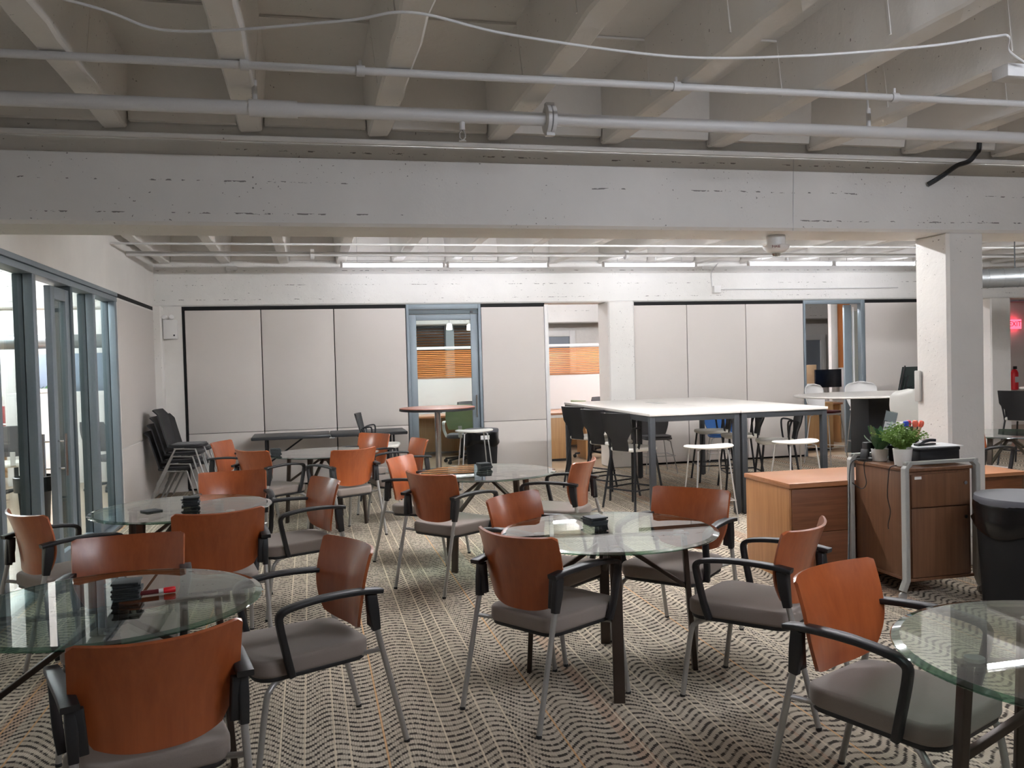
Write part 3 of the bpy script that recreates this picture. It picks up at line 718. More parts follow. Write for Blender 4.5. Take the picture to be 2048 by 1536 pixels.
# bins
def bin_(label, loc, r0_, r1_, h, lid, tagc=None):
    t = thing('waste_bin', label, 'bin', (loc[0], loc[1], 0)); MB().lathe([(r0_*.96, 0), (r0_, .02), (r1_, h-.1)], 40).build('body', M_['matt'], t)
    rs = []; n = 44; random.seed(3)
    for f, z in ((1.012, h), (1.045, h-.01), (1.055, h-.05), (1.05, h-.12), (1.085, h-.17), (1.02, h-.2)):
        rs.append([(lambda a, k: ((r1_*(f+(.03*math.sin(5*a+z*30)*random.uniform(.3, 1) if z < h-.03 else 0)))*math.cos(a), (r1_*(f+(.03*math.sin(5*a+z*30) if z < h-.03 else 0)))*math.sin(a), z+(.03*math.sin(3*a+1) if z < h-.15 else 0)))(2*PI*k/n, k) for k in range(n)])
    m = MB(); m.rings(rs, False, False).build('bag', M_['bag'], t, ang=80)
    if lid: MB().lathe([(r1_*1.05, h-.03), (r1_*1.06, h-.005), (r1_*1.03, h+.012), (r1_*.2, h+.02)], 44).build('lid', M_['binlid'], t)
    else: MB().lathe([(r1_*.98, h-.1), (r1_*.99, h+.005)], 40, cap0=True, cap1=False).build('rim', M_['black'], t)
    return t
b1 = bin_('round black waste bin with bin bag under the wire stool', (2.27, 11.66), .19, .225, .70, True)
bx(-.06, .06, -.248, -.243, .585, .64).build('label_card', M_['paper'], b1)
bin_('large black waste bin with grey lid at the right edge', (4.29, 4.46), .25, .285, .70, True)

# ------------------------------------------------------------------ cabinets
t = thing('low_cabinet', 'low wooden cabinet with dark brown front beside the trolley', 'cabinet', (3.27, 5.47, 0))
bx(0, .93, .02, .64, 0, .675).build('body', M_['oak'], t, bev=.003); bx(-.01, .94, -.005, .65, .675, .71).build('top', M_['oak_h'], t, bev=.004)
bx(.015, .915, .004, .02, .355, .665).build('drawer', M_['slatfront'], t, bev=.002); bx(.015, .915, .004, .02, .02, .351).build('drawer', M_['slatfront'], t, bev=.002)
t = thing('low_cabinet', 'low wooden cabinet half hidden behind the near column', 'cabinet', (5.18, 5.98, 0))
bx(0, .56, .02, .5, 0, .575).build('body', M_['walnut'], t, bev=.003); bx(-.01, .57, -.005, .51, .575, .605).build('top', M_['oak_h'], t, bev=.004)
bx(.04, .52, .0, .02, .04, .55).build('door', M_['slatfront'], t, bev=.003)

t = thing('cabinet_trolley', 'tall walnut cabinet trolley in a silver frame on casters', 'cabinet', (3.74, 4.86, 0)); W, D, Hc = .54, .60, .835
bx(.03, W-.03, .03, D-.02, .13, Hc).build('body', M_['walnut'], t, bev=.003)
bx(.02, W-.02, .015, D-.01, Hc, Hc+.02).build('top', M_['walnut'], t, bev=.002)
bx(.02, W-.02, .015, D-.01, .115, .135).build('bottom', M_['walnut'], t, bev=.002)
dr = bx(.05, W-.055, .012, .03, .60, .815).build('drawer', M_['walnut'], t, bev=.002)
dd = bx(.05, W-.055, .012, .03, .14, .592).build('door', M_['walnut'], t, bev=.002)
for par, z in ((dr, .745), (dd, .52)): MB().tube([(W-.085, .013, z), (W-.085, .004, z)], .012, 16).build('lock', M_['chrome'], par)
bx(.07, .12, .008, .0125, .785, .803).build('label_plate', M_['whiteplastic'], dr)
for yy in (0.0, D-.02):
    for sx, x in ((-1, 0.0), (1, W)):
        MB().bar([(x+sx*.03, yy+.012, .06), (x, yy+.012, .13), (x, yy+.012, .86), (x-sx*.03, yy+.012, .893)], .048, .034, side=(0, 1, 0)).build('frame_post', M_['frame'], t, bev=.003)
        c = MB().lathe([(.02, -.012), (.028, -.008), (.028, .008), (.02, .012)], 20).build('caster', M_['silver'], t); c.rotation_euler = (PI/2, 0, 0); c.location = (x+sx*.03, yy+.012, .029)
    MB().bar([(-.005, yy+.012, .893), (W+.005, yy+.012, .893)], .034, .022, side=(0, 1, 0)).build('top_rail', M_['frame'], t, bev=.003)
# things on the trolley
ZT = .857
def pot(label, loc, r_, h, name):
    t = thing(name, label, 'plant', (loc[0], loc[1], ZT)); MB().lathe([(r_*.78, 0), (r_*.82, .004), (r_, h), (r_*.93, h), (r_*.9, h-.015)], 32).build('pot', M_['pot'], t)
    MB().lathe([(r_*.89, h-.02), (r_*.3, h-.012)], 24).build('soil', M_['matt'], t); return t
def leafmesh(L, wd_, bend, fold=.2):
    m = MB(); n = 6; rs = []
    for i in range(n+1):
        k = i/n; ww = wd_*math.sin(PI*min(.97, k*.92+.06))**.8; y = L*k*math.cos(bend*k); z = L*k*math.sin(bend*k*.2)+L*k*(.9-bend*k*.5)
        rs.append([(-ww, y*.6, z+ww*fold), (0, y*.6, z), (ww, y*.6, z+ww*fold)])
    m.rings(rs, False, False, closed=False); return m
t = pot('broad-leaved plant in a small white pot on the trolley', (3.89, 5.33), .058, .085, 'potted_plant'); rnd = random.Random(5)
for i in range(24):
    a = rnd.uniform(0, 2*PI); o = leafmesh(rnd.uniform(.14, .24), rnd.uniform(.022, .034), rnd.uniform(.4, 1.0)).build('leaf', M_['leafdark'], t)
    o.location = (.012*math.cos(a), .012*math.sin(a), .07); o.rotation_euler = (rnd.uniform(-.3, .25), rnd.uniform(-.2, .2), a)
t = pot('bushy fern in a white pot at the front of the trolley', (3.845, 5.03), .062, .115, 'potted_fern')
stem = None
for i in range(110):
    a = rnd.uniform(0, 2*PI); L = rnd.uniform(.11, .19); m = MB(); lean = rnd.uniform(.05, .85)
    pts = [Vector((0, L*k/8*lean*(1+.3*k/8), L*k/8*(1.05-.5*lean*k/8))) for k in range(9)]
    m.tube(pts, [.0016]*9, 4)
    for k in range(2, 9):
        for s_ in (-1, 1):
            p = pts[k]; ll = .024*(1.15-k/9)+.006; m.add([p, p+Vector((s_*ll*.5, .004, .007)), p+Vector((s_*ll, .014, .002)), p+Vector((s_*ll*.5, .012, -.004))], [(0, 1, 2, 3)])
    o = m.build('frond', M_['leaf'], t, smooth=False); o.location = (.018*math.cos(a), .018*math.sin(a), .10); o.rotation_euler = (0, 0, a)
t = thing('storage_box', 'black box under the papers on the trolley', 'box', (4.11, 5.16, ZT), math.radians(4))
bx(-.165, .165, -.15, .15, 0, .105).build('body', M_['black'], t, bev=.006); bx(-.168, .168, -.153, .153, .088, .108).build('lid', M_['matt'], t, bev=.004)
t = bx(-.15, .19, -.12, .12, 0, .006).build('paper_stack', M_['paper'], bev=.001); t.location = (4.14, 5.16, ZT+.109); t.rotation_euler = (0, 0, math.radians(-6)); tag(t, 'white papers lying on the black box on the trolley', 'paper')
t = thing('stapler', 'dark blue stapler lying on the white papers', 'stapler', (4.11, 5.14, ZT+.116), math.radians(14))
MB().bar(bez([(-.10, 0, .008), (-.04, 0, .022), (.03, 0, .032), (.09, 0, .028)], 4), .032, [.012]*4+[.02]*9, side=(0, 1, 0)).build('arm', M_['screen'], t); bx(-.085, .09, -.017, .017, 0, .010).build('base', M_['black'], t, bev=.003)
t = thing('sign_holder', 'slanted acrylic sign holder with a printed card behind the plants', 'sign', (3.955, 5.40, ZT)); t.rotation_euler = (-.05, .25, math.radians(-14))
bx(-.042, .042, -.004, .004, .015, .35).build('holder', M_['acrylic'], t); bx(-.036, .036, -.0055, -.0045, .15, .27).build('card', M_['paper'], t)
bx(-.042, .042, -.0055, -.0045, .275, .345).build('header', M_['inkgrey'], t)
for i, (a, z) in enumerate(((.02, .25), (.03, .225), (.024, .20), (.03, .175))): bx(-a, a, -.0062, -.0056, z, z+.008).build('print_line', M_['inkgrey'], t)
bx(-.05, .05, -.03, .03, .0, .015).build('foot', M_['acrylic'], t, bev=.003)
for i, (dx, dy, tl, capm, nm) in enumerate(((-.03, 0, -.12, 'blueplastic', 'blue'), (-.005, .02, -.02, 'pinkplastic', 'pink'), (.02, -.01, .06, 'orangeplastic', 'left coral'), (.05, .0, .34, 'orangeplastic', 'right coral'))):
    t = thing('marker_pen', nm+'-capped marker standing in the cup on the trolley', 'marker', (4.19+dx, 5.385+dy, ZT+.15)); t.rotation_euler = (0, tl, 0)
    MB().tube([(0, 0, -.06), (0, 0, .07)], .011, 14).build('barrel', M_['tan' if 'coral' in nm else 'whiteplastic'], t); MB().lathe([(.012, .07), (.019, .082), (.021, .1), (.016, .116), (.004, .12)], 16).build('cap', M_[capm], t)
t = MB().lathe([(.045, 0), (.05, .13), (.047, .13), (.042, .006)], 28).build('pen_cup', M_['matt']); t.location = (4.19, 5.385, ZT); tag(t, 'black pen cup behind the fern on the trolley', 'cup')
# cables and chargers
t = thing('phone_charger', 'small black charging dock at the left corner of the trolley', 'charger', (3.785, 5.37, ZT), math.radians(20))
MB().bar([(0, 0, 0), (.02, 0, .08)], .055, .012, side=(0, 1, 0)).build('body', M_['black'], t, bev=.003); bx(-.025, .03, -.03, .03, 0, .012).build('base', M_['black'], t, bev=.003)
t = thing('desk_camera', 'black cube webcam on a stand behind the plants', 'camera', (3.855, 5.41, ZT)); bx(-.03, .03, -.03, .03, .06, .125).build('body', M_['black'], t, bev=.005); MB().lathe([(.035, 0), (.03, .012), (.008, .02), (.008, .06)], 20).build('stand', M_['black'], t)
def cable(label, pts, r_=.003, mat='black'):
    return tag(MB().tube(bez(pts, 6), r_, 6).build('cable', M_[mat]), label, 'cable')
cable('thin black cable hanging down the side of the trolley', [(3.82, 5.03, .862), (3.745, 5.02, .855), (3.728, 5.02, .80), (3.724, 5.03, .66), (3.73, 5.01, .56), (3.726, 5.03, .47), (3.722, 5.02, .44)], .003)
cable('looped black cable at the left corner of the trolley', [(3.79, 5.28, .867), (3.725, 5.27, .862), (3.715, 5.26, .80), (3.70, 5.22, .72), (3.69, 5.26, .68), (3.66, 5.32, .715)], .0035)
cable('dark red power cord from the trolley down to the floor', [(3.785, 5.33, .87), (3.70, 5.36, .865), (3.66, 5.35, .78), (3.55, 5.2, .55), (3.40, 5.0, .22), (3.34, 4.95, .04), (3.3, 5.0, .012)], .006)

# ------------------------------------------------------------------ stacks of black chairs
def make_stackchair():
    t = thing('stacking_chair', '', 'chair')
    def bk(uu, v):
        s_ = 2*uu-1; return (s_*(.20+.02*v), -.20-.12*v+.03*s_*s_-.04*max(0, (v-.88)/.12), .45+.44*v)
    MB().sheet(bk, 8, 8, .014).build('backrest', M_['black'], t)
    MB().cushion(rrect(-.21, .21, -.2, .22, .06), .425, .455, .012, .01).build('seat', M_['black'], t); MB().cushion(rrect(-.19, .19, -.15, .21, .06), .455, .472, .008, .006).build('seat_pad', M_['greyfab'], t)
    for s_ in (-1, 1):
        MB().tube([(s_*.25, .27, .0), (s_*.22, .15, .41), (s_*.22, -.1, .42)], .0115, 8).build('leg', M_['silver'], t); MB().tube([(s_*.25, -.30, .0), (s_*.23, -.08, .42), (s_*.23, .02, .42)], .0115, 8).build('leg', M_['silver'], t)
    return t
sc = make_stackchair(); st5 = {}
for i, nm in enumerate(('bottom', 'second from bottom', 'third from bottom', 'top')):
    place(sc, st5, nm+' chair of the black stack by the left wall', (-1.60+.035*i, 11.2), -6, 'black stacked chairs by the left wall', z=i*.088)
place(sc, st5, 'black stacking chair behind the stack in the corner', (-1.52, 11.78), -4, 'black stacked chairs by the left wall', z=.0)
place(sc, st5, 'raised black chair on the stack in the corner', (-1.49, 11.78), -4, 'black stacked chairs by the left wall', z=.088*2)
def make_meshchair():
    t = thing('mesh_chair', '', 'chair')
    def bk(uu, v):
        s_ = 2*uu-1; return (s_*.23, -.22-.10*v+.04*s_*s_, .50+.44*v)
    MB().sheet(bk, 8, 6, .012).build('backrest', M_['mesh'], t); MB().cushion(rrect(-.22, .22, -.2, .22, .05), .42, .46, .012, .01).build('seat', M_['black'], t)
    for s_ in (-1, 1):
        MB().tube([(s_*.235, -.33, .96), (s_*.235, -.2, .45)], .012, 8).build('back_post', M_['blackmetal'], t); MB().tube([(s_*.25, .26, .0), (s_*.235, .15, .42), (s_*.235, -.2, .44)], .012, 8).build('leg', M_['blackmetal'], t); MB().tube([(s_*.25, -.28, .0), (s_*.235, -.1, .43)], .012, 8).build('leg', M_['blackmetal'], t)
    return t
mc = make_meshchair(); st6 = {}
for i, nm in enumerate(('lowest', 'second lowest', 'second highest', 'highest')):
    place(mc, st6, nm+' chair in the dark mesh stack by the right door', (8.95-.05*i, 11.62-.0*i), 105, 'dark mesh stacked chairs', z=i*.15)

# ------------------------------------------------------------------ ceiling services
def pipe(label, pts, r_, cat='pipe', mat='pipe', name='pipe', n=14): return tag(MB().tube(pts, r_, n).build(name, M_[mat]), label, cat)
t = thing('ceiling_pipe', 'thick white sprinkler pipe across the near ceiling', 'pipe', (0, 4.62, 2.95))
MB().tube([(-1.97, 0, 0), (12, 0, 0)], .036, 18).build('run', M_['pipe'], t)
MB().tube([(-.26, 0, 0), (-.02, 0, 0)], .044, 18).build('sleeve', M_['pipe'], t)
MB().lathe([(.04, -.03), (.078, -.024), (.078, -.004), (.062, 0), (.078, .004), (.078, .024), (.04, .03)], 20).build('coupling', M_['pipe'], t, rot=(0, PI/2, 0)).location = (1.33, 0, 0)
for s_ in (-1, 1): bx(1.305, 1.355, -.02, .02, s_*.075-.016, s_*.075+.016).build('coupling_bolt', M_['pipe'], t, bev=.004)
hd = MB().tube([(.84, 0, -.03), (.84, 0, -.075)], .016, 10).build('sprinkler_head', M_['pipe'], t)
MB().tube([(.84, -.0, -.07), (.825, 0, -.09), (.825, 0, -.115), (.84, 0, -.13), (.855, 0, -.115), (.855, 0, -.09), (.84, 0, -.07)], .005, 6).build('sprinkler_frame', M_['chrome'], hd); MB().lathe([(.02, -.135), (.02, -.131)], 14, (.84, 0, 0)).build('deflector', M_['pipe'], hd)
for x in (-.23, 3.33): MB().tube([(x, 0, .03), (x, 0, .14)], .014, 10).build('hanger', M_['pipe'], t); MB().tube([(x, 0, .12), (x-.01, .02, .45)], .007, 8).build('hanger_rod', M_['charcoal'] if x < 0 else M_['pipe'], t)
t = thing('ceiling_pipe', 'thin white conduit pipe across the near ceiling', 'pipe', (0, 4.21, 3.028)); MB().tube([(-1.97, 0, 0), (12, 0, 0)], .019, 14).build('run', M_['pipe'], t)
for x in (-.25, .28, 1.9, 3.2): MB().lathe([(.026, -.02), (.026, .02)], 14).build('clip', M_['pipe'], t, rot=(0, PI/2, 0)).location = (x, 0, 0); MB().tube([(x, 0, 0), (x, 0, .05)], .008, 8).build('clip_rod', M_['pipe'], t)
tag(MB().tube(bez([(-1.5, 3.2, 3.03), (-.777, 3.543, 3.0), (-.479, 3.676, 2.97), (.159, 3.51, 2.985), (.437, 3.429, 3.005), (.863, 3.529, 2.98), (1.622, 3.609, 2.96), (2.196, 3.526, 2.965), (2.73, 3.379, 2.985), (2.97, 3.25, 2.995), (3.02, 3.215, 2.985), (3.1, 3.30, 2.96), (3.25, 3.36, 2.93)], 8), .006, 8).build('ceiling_cable', M_['pipe']), 'loose white cable swagged across the near ceiling', 'cable')
t = tag(bx(3.19, 3.40, 3.40, 3.5, 2.885, 2.945).build('junction_box', M_['pipe'], bev=.004), 'white box under the ceiling at the top right', 'box')
pipe('thin pipe across the back bay ceiling, nearer one', [(-1.97, 9.7, 2.96), (10, 9.7, 2.96)], .012)
t = thing('ceiling_pipe', 'sprinkler pipe across the back bay ceiling, farther one', 'pipe', (0, 10.5, 2.955)); MB().tube([(-1.97, 0, 0), (11, 0, 0)], .028, 12).build('run', M_['pipe'], t)
for x in (.07, 4.0): MB().lathe([(.03, -.025), (.06, -.02), (.06, .02), (.03, .025)], 16).build('coupling', M_['pipe'], t, rot=(0, PI/2, 0)).location = (x, 0, 0)
for x in (2.0, 4.4, 6.3): MB().tube([(x, 0, -.03), (x, 0, -.07)], .012, 8).build('sprinkler_head', M_['pipe'], t)
tag(MB().tube(bez([(4.428, 5.47, 2.834), (4.46, 5.44, 2.855), (4.543, 5.44, 2.902), (4.64, 5.43, 2.965), (4.737, 5.42, 2.998), (4.80, 5.42, 3.06), (4.825, 5.42, 3.10), (4.83, 5.42, 3.3)], 6), .018, 10).build('conduit', M_['charcoal']), 'dark bent conduit on the face of the near beam', 'conduit')
t = thing('fire_alarm', 'white fire alarm strobe hanging under the near beam', 'alarm', (3.34, 5.72, 2.49))
MB().lathe([(.068, -.075), (.066, -.002), (.04, 0)], 28).build('base', M_['whiteplastic'], t)
MB().lathe([(.03, -.13), (.06, -.12), (.09, -.095), (.097, -.075), (.09, -.072)], 32).build('bowl', M_['whiteplastic'], t); MB().lathe([(.006, -.155), (.025, -.15), (.033, -.132), (.03, -.125)], 20).build('lens', M_['chrome'], t)
def text(body, size, mat, parent, loc, rot, name='lettering'):
    cu = bpy.data.curves.new(name, 'FONT'); cu.body = body; cu.size = size; cu.align_x = 'CENTER'; cu.align_y = 'CENTER'; cu.extrude = .0006
    tmp = bpy.data.objects.new('tmp', cu); C.objects.link(tmp); bpy.context.view_layer.update()
    me = bpy.data.meshes.new_from_object(tmp.evaluated_get(bpy.context.evaluated_depsgraph_get())); bpy.data.objects.remove(tmp); bpy.data.curves.remove(cu)
    me.materials.clear(); me.materials.append(mat); o = bpy.data.objects.new(name, me); C.objects.link(o); o.parent = parent; o.location = loc; o.rotation_euler = rot; return o
text('FIRE', .032, M_['ink'], t, (-.048, -.082, -.088), (PI/2-.25, 0, math.radians(-30)))
MB().tube(bez([(0, -.23, 0), (-.0, -.236, .15), (.005, -.236, .3), (.01, -.236, .5)], 4), .004, 6).build('wire', M_['pipe'], t)
t = thing('junction_box', 'small white junction box on the back beam', 'box', (6.11, 12.2, 2.65)); bx(-.058, .058, -.02, .05, -.055, .055).build('body', M_['whiteplastic'], t, bev=.004)
MB().tube(bez([(-.06, .04, .04), (-.07, .04, .25), (-.02, .02, .34), (.0, -.05, .39)], 5), .008, 8).build('conduit', M_['pipe'], t); MB().tube([(.05, .035, -.0), (3.2, .035, .01)], .009, 8).build('conduit', M_['pipe'], t)
t = thing('emergency_light', 'white emergency light box in the back left corner', 'light', (-1.78, 12.2, 2.17)); bx(-.085, .085, -.06, .05, -.125, .125).build('body', M_['whiteplastic'], t, bev=.006)
for s_ in (-1, 1): MB().lathe([(.028, -.03), (.034, 0), (.03, .03)], 16).build('lamp_head', M_['whiteplastic'], t, rot=(PI/2.6, 0, s_*.3)).location = (s_*.04-.02, -.04, .155)
bx(.04, .06, -.0625, -.06, -.09, -.07).build('test_button', M_['black'], t)
# sensors on the back beam
for lb, x in (('small motion sensor at the left end of the back beam', -.98), ('small sensor on the back beam left of the rightmost tubes', 5.95)):
    o = bx(-.07, .07, -.06, .0, -.03, .03).build('sensor', M_['whiteplastic'], bev=.012); o.location = (x, 12.24, 2.98); tag(o, lb, 'sensor')
o = bx(-.03, .03, -.0, .02, -.12, .12).build('wall_switch', M_['greyplastic'], bev=.006); o.location = (4.62-.015, 5.82, 1.35); o.rotation_euler = (0, 0, PI/2); tag(o, 'grey switch plate on the back edge of the near column', 'switch')

# ------------------------------------------------------------------ far right corner
t = thing('air_duct', 'spiral galvanised air duct at the far right', 'duct', (8.9, 9.5, 2.55)); MB().tube([(-.38, .25, 0), (3.4, -1.6, 0)], .125, 28).build('body', M_['galv'], t)
dv = Vector((3.78, -1.85, 0)).normalized()
for k in range(22):
    p = Vector((-.38, .25, 0))+dv*(.02+k*.18); MB().tube([p, p+dv*.012], .129, 28).build('seam', M_['galv'], t)
MB().tube([(.1, .02, .12), (.1, .02, .5)], .008, 6).build('hanger', M_['charcoal'], t)
t = thing('exit_sign', 'glowing red exit sign at the far right wall', 'sign', (14.55, 15.42, 2.14)); bx(-.16, .16, -.02, .06, -.1, .1).build('body', M_['exit'], t, bev=.005); text('EXIT', .15, M_['redplastic'], t, (0, -.022, 0), (PI/2, 0, 0))
t = thing('fire_extinguisher', 'red fire extinguisher on the far right wall', 'extinguisher', (14.5, 15.38, .75)); MB().lathe([(.06, 0), (.075, .02), (.075, .36), (.05, .42), (.02, .44)], 24).build('cylinder', M_['redplastic'], t); bx(-.015, .05, -.02, .02, .44, .5).build('handle', M_['black'], t, bev=.004); bx(-.05, .05, -.078, -.07, .16, .28).build('label_card', M_['paper'], t)
t = thing('wall_unit', 'grey wall-mounted air unit above the exit sign', 'air unit', (14.9, 15.3, 2.75)); bx(-.45, .45, -.1, .2, -.14, .14).build('body', M_['greypanel'], t, bev=.01); bx(-.3, .4, -.105, -.1, -.08, .1).build('grille', M_['charcoal'], t)
t = thing('bar_table', 'small white bar table top at the right edge', 'table', (10.35, 10.3, 0)); MB().lathe([(.40, 1.03), (.41, 1.04), (.41, 1.055), (.40, 1.06)], 40).build('table_top', M_['whitetop'], t); MB().lathe([(.035, .02), (.035, 1.03)], 18).build('pole', M_['wire'], t); MB().lathe([(.26, 0), (.26, .02), (.05, .03)], 30).build('base', M_['wire'], t)
place(sto, st3, 'black counter stool at the far right edge by the white bar table', (9.62, 10.05), 20, GS)

# ------------------------------------------------------------------ office behind the back wall
pt = struct('wall_office')
bx(1.0, 9.4, 15.5, 15.56, 0, 1.37).build('half_wall', M_['whiteplastic'], pt, smooth=False); bx(1.0, 9.4, 15.49, 15.57, 1.88, 1.93).build('cap_rail', M_['whiteplastic'], pt, bev=.004); bx(1.0, 9.4, 15.49, 15.57, 1.36, 1.385).build('cap_rail', M_['oak_h'], pt, bev=.003)
for x in (1.0, 3.75, 6.5, 9.36): bx(x, x+.05, 15.5, 15.56, 1.38, 1.88).build('mullion', M_['whiteplastic'], pt, smooth=False)
sl = None
for a, b in ((1.05, 3.75), (3.8, 6.5), (6.55, 9.36)):
    for i in range(14):
        if sl is None:
            m = MB(); m.bar([(0, 0, 0), (2.7, 0, 0)], .034, .004, side=(0, .8, .62)); sl = m.build('blind_slat', M_['slat'], pt, smooth=False); o = sl
        else: o = sl.copy(); C.objects.link(o)
        o.location = (a, 15.53, 1.405+i*.034); o.scale = ((b-a)/2.7, 1, 1)
# windows of the far wall with brown blinds
def far_window(n, x0, x1, z0, z1):
    wn = struct('window_%d' % n); bx(x0, x1, 19.96, 20.01, z0, z1).build('pane', M_['screen'], wn, smooth=False)
    for a in ((x0-.06, x0, z0, z1), (x1, x1+.06, z0, z1), (x0-.06, x1+.06, z1, z1+.06), (x0-.06, x1+.06, z0-.06, z0)): bx(a[0], a[1], 19.9, 20.0, a[2], a[3]).build('frame', M_['mullion'], wn, bev=.003)
    k = int((z1-z0)/.062)
    base = None
    for i in range(k):
        if base is None: base = MB().bar([(x0+.01, 19.93, 0), (x1-.01, 19.93, 0)], .05, .005, side=(0, .75, .66)).build('blind_slat', M_['slatdark'], wn, smooth=False); o = base
        else: o = base.copy(); C.objects.link(o)
        o.location = (0, 0, z0+.04+i*.062)
far_window(2, 1.6, 3.07, .9, 2.5); far_window(3, 3.28, 4.6, .9, 2.5); far_window(4, 9.5, 11.6, .9, 2.5)
MB().bar([(3.18, 19.88, .8), (3.18, 19.88, 2.6)], .2, .08).build('mullion', M_['mullion'], struct('trim_1'))
def far_door(n, x0, x1, z1):
    d = struct('door_%d' % n); bx(x0, x1, 19.95, 20.0, 0, z1).build('leaf', M_['greypanel'], d, bev=.004)
    for a in ((x0-.14, x0, 0, z1+.14), (x1, x1+.14, 0, z1+.14), (x0, x1, z1, z1+.14)): bx(a[0], a[1], 19.9, 20.0, a[2], a[3]).build('frame', M_['whiteplastic'], d, bev=.004)
far_door(4, 5.2, 6.1, 2.2); far_door(5, 11.95, 12.85, 1.98)
t = thing('wood_panel', 'orange wood panel on a white partition beyond the right doorway', 'panel', (9.6, 14.5, 0)); bx(-.02, .12, 0, .1, 0, 2.6).build('white_edge', M_['whiteplastic'], t, bev=.004); bx(.12, .40, .02, .1, 1.35, 2.6).build('wood_face', M_['orangewood'], t, bev=.003); bx(.12, .40, .01, .1, 0, 1.345).build('lower_face', M_['whiteplastic'], t, bev=.003)
def desk(label, x0, x1, y0, y1, panel='lightoak', z=.73):
    t = thing('desk', label, 'desk', (x0, y0, 0)); bx(0, x1-x0, 0, y1-y0, z-.035, z).build('desk_top', M_['oak_h'], t, bev=.004)
    bx(.02, .05, .03, y1-y0-.03, 0, z-.035).build('side_panel', M_[panel], t, bev=.002); bx(x1-x0-.05, x1-x0-.02, .03, y1-y0-.03, 0, z-.035).build('side_panel', M_[panel], t, bev=.002); bx(.05, x1-x0-.05, y1-y0-.06, y1-y0-.03, .05, z-.035).build('modesty_panel', M_[panel], t, bev=.002)
    return t
desk('long wooden office desk behind the glass door', 1.2, 3.6, 14.7, 15.42); desk('wooden office desk behind the open doorway', 3.9, 6.4, 14.7, 15.42); desk('wooden office desk beyond the right doorway', 7.9, 9.4, 13.9, 14.4)
t = thing('office_cabinet', 'pale oak pedestal cabinet just inside the open doorway', 'cabinet', (3.66, 13.4, 0)); bx(0, .42, 0, .5, .04, .70).build('body', M_['lightoak'], t, bev=.003); bx(.02, .40, .02, .48, 0, .04).build('plinth', M_['black'], t); bx(-.02, .75, -.02, .55, .75, .785).build('top', M_['oak_h'], t, bev=.004); bx(0, .42, .0, .5, .70, .75).build('upper_panel', M_['whitetop'], t, bev=.002)
bx(.68, .72, .02, .5, 0, .75).build('side_panel', M_['lightoak'], t, bev=.003)
t = thing('office_cabinet', 'wooden cabinet beyond the right doorway, under the bar table', 'cabinet', (7.72, 12.95, 0)); bx(0, .85, 0, .5, .04, .80).build('body', M_['lightoak'], t, bev=.003); bx(.02, .83, .02, .48, 0, .04).build('plinth', M_['black'], t); bx(.01, .84, -.012, 0, .06, .78).build('door', M_['lightoak'], t, bev=.003)
bx(8.86, 9.15, 14.33, 14.37, .73, 1.42).build('desk_screen', M_['tan'], bev=.003); tag(bpy.data.objects['desk_screen'], 'tan upright desk screen beyond the right doorway', 'screen')
t = thing('monitor', 'black computer monitor beyond the right doorway', 'monitor', (9.3, 14.2, .73)); bx(-.27, .27, -.02, .02, .27, .60).build('screen', M_['screen'], t, bev=.004); MB().bar([(0, .02, 0), (0, .02, .32)], .06, .02).build('stand', M_['wire'], t); bx(-.12, .12, -.08, .1, 0, .012).build('foot', M_['wire'], t, bev=.003)
def task_chair(label, loc, ang, seat, back, fr='greyplastic'):
    t = thing('office_chair', label, 'chair', (loc[0], loc[1], 0), math.radians(ang-90), 'office swivel chairs')
    for k in range(5):
        a = 2*PI*k/5+.3; MB().bar([(0, 0, .10), (.30*math.cos(a), .30*math.sin(a), .065)], .035, .03, side=(-math.sin(a), math.cos(a), 0)).build('base_arm', M_['black'], t); c = MB().lathe([(.02, -.02), (.03, -.015), (.03, .015), (.02, .02)], 14).build('caster', M_['black'], t); c.location = (.30*math.cos(a), .30*math.sin(a), .03); c.rotation_euler = (PI/2, 0, a)
    MB().lathe([(.028, .08), (.028, .40)], 14).build('stem', M_['black'], t); MB().cushion(rrect(-.235, .235, -.22, .24, .08), .41, .475, .028, .01).build('seat', M_[seat], t)
    def bk(uu, v): s_ = 2*uu-1; return (s_*(.19+.04*math.sin(v*PI)), -.22-.12*v+.06*s_*s_, .56+.40*v)
    MB().sheet(bk, 10, 8, .025).build('backrest', M_[back], t)
    MB().bar([(0, -.1, .41), (0, -.28, .45), (0, -.29, .62)], .06, .02).build('back_spine', M_[fr], t)
    for s_ in (-1, 1): MB().bar(bez([(s_*.24, -.05, .43), (s_*.29, -.02, .55), (s_*.29, -.05, .66), (s_*.28, .12, .67)], 4), .045, .025).build('armrest', M_[fr], t)
    return t
task_chair('green-backed office chair behind the glass door', (2.38, 13.9), 75, 'greyfab', 'greenmesh'); task_chair('second green-backed office chair at the right of the glass door', (3.1, 14.1), 80, 'greyfab', 'greenmesh')
task_chair('grey office chair deeper behind the glass door', (2.75, 14.45), -60, 'greyfab', 'greyfab'); task_chair('office chair with red seat behind the open doorway', (4.55, 13.7), 20, 'red', 'greenmesh'); task_chair('tall grey-backed office chair behind the open doorway', (5.02, 14.35), -100, 'greyfab', 'greyfab')
for i, (x, y) in enumerate(((2.72, 17.0), (3.2, 17.4))):
    t = thing('pendant_lamp', ('left' if i == 0 else 'right')+' small glowing pendant seen through the glass door', 'lamp', (x, y, 2.30)); MB().lathe([(.02, .12), (.05, .1), (.06, 0), (.05, -.01)], 18).build('shade', M_['pendant'], t); MB().tube([(0, 0, .12), (0, 0, 1.1)], .004, 6).build('cord', M_['black'], t)

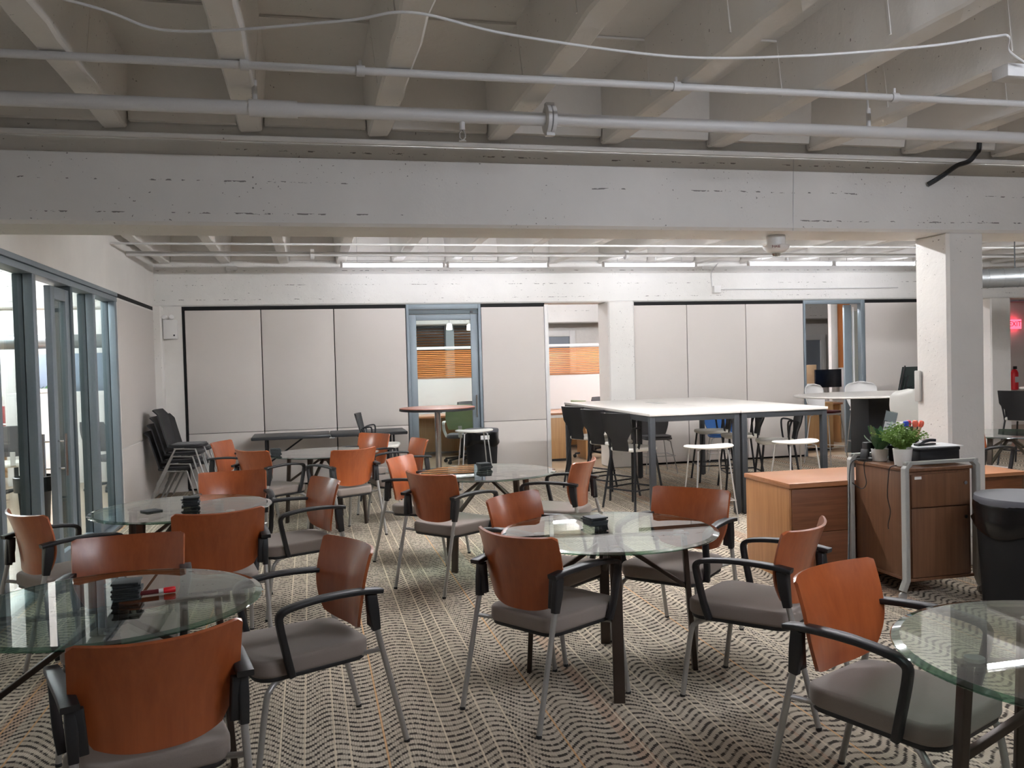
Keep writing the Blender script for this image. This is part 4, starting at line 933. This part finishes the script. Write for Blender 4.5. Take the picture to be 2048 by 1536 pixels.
# ------------------------------------------------------------------ side room behind the left glass
o = bx(-8.8, XW-.14, 16.4, 16.5, 0, Z_SLAB).build('wall_side_far', M_['wall'], smooth=False); o['kind'] = 'structure'
t = thing('air_duct', 'long galvanised duct in the side room behind the glass', 'duct', (-5, 14.9, 2.13)); MB().tube([(-3.5, 0, 0), (2.8, 0, 0)], .11, 24).build('body', M_['galv'], t); bx(-.6, -.2, -.13, .13, -.13, .13).build('joint', M_['bluegrey'], t, bev=.01)
for i, (x, nm) in enumerate(((-4.25, 'left'), (-3.55, 'middle'), (-2.85, 'right'))):
    t = thing('tall_screen', nm+' blue-grey office screen in the side room', 'screen', (x, 15.4, 0)); bx(-.34, .34, 0, .06, .05, 1.95).build('panel', M_['bluegrey'], t, bev=.006); bx(-.34, .34, -.004, .0, 1.2, 1.21).build('seam', M_['charcoal'], t)
for i, x in enumerate((-4.0, -3.3)):
    t = thing('storage_unit', ('left' if i == 0 else 'right')+' white storage unit with plant trough in the side room', 'cabinet', (x, 13.9, 0)); bx(-.33, .33, 0, .4, 0, 1.35).build('body', M_['whiteplastic'], t, bev=.005); bx(-.30, .30, -.012, 0, .05, 1.30).build('door', M_['whiteplastic'], t, bev=.004)
t = thing('trailing_plant', 'green trailing plant on the white storage unit', 'plant', (-3.85, 13.95, 1.35))
for i in range(26):
    o = leafmesh(rnd.uniform(.1, .2), .03, rnd.uniform(.5, 1.6)).build('leaf', M_['leafdark'], t); o.location = (rnd.uniform(-.2, .2), rnd.uniform(-.05, .1), .0); o.rotation_euler = (rnd.uniform(-.8, .8), rnd.uniform(-.5, .5), rnd.uniform(0, 6.3))
MB().box(-.25, .25, -.08, .12, 0, .06).build('trough', M_['pot'], t, bev=.005)
t = desk('wooden desk in the side room behind the glass', -5.2, -3.95, 14.0, 14.7); t2 = thing('task_screen', 'red desk screen on the side room desk', 'screen', (-4.45, 14.62, .73)); bx(-.4, .4, 0, .03, 0, .42).build('panel', M_['redpanel'], t2, bev=.004)
t = thing('dried_grass', 'dried grass arrangement on the side room desk', 'plant', (-4.62, 14.3, .73)); MB().lathe([(.04, 0), (.06, .1), (.03, .2)], 18).build('vase', M_['pot'], t)
for i in range(14):
    a = rnd.uniform(0, 6.3); l = rnd.uniform(.4, .65); s_ = rnd.uniform(.05, .25); MB().tube(bez([(0, 0, .15), (s_*.4*math.cos(a), s_*.4*math.sin(a), l*.6), (s_*math.cos(a), s_*math.sin(a), l)], 4), [.004]*5+[.012]*3+[.003], 5).build('blade', M_['dry'], t)
t = thing('document_tray', 'white tray on the side room desk', 'tray', (-4.40, 14.2, .73)); 
for z in (0, .08, .16): bx(-.16, .16, -.12, .12, z, z+.012).build('shelf', M_['whiteplastic'], t, bev=.002)
for s_ in (-1, 1): bx(s_*.16-.006, s_*.16+.006, -.12, .12, 0, .2).build('side', M_['whiteplastic'], t, bev=.002)
task_chair('pale office chair in the side room behind the glass', (-3.85, 12.7), 100, 'whitevinyl', 'greyfab'); task_chair('second grey office chair deep in the side room', (-2.75, 12.9), 60, 'greyfab', 'greyfab')
t = thing('waste_bin', 'tall black waste bin behind the sliding glass door', 'bin', (-2.62, 9.15, 0)); MB().lathe([(.13, 0), (.17, .62), (.175, .62), (.165, .6)], 4).build('body', M_['matt'], t, bev=.01); MB().lathe([(.18, .5), (.185, .64), (.17, .645)], 20, cap0=False, cap1=False).build('bag', M_['bag'], t)
t.rotation_euler = (0, 0, .78)
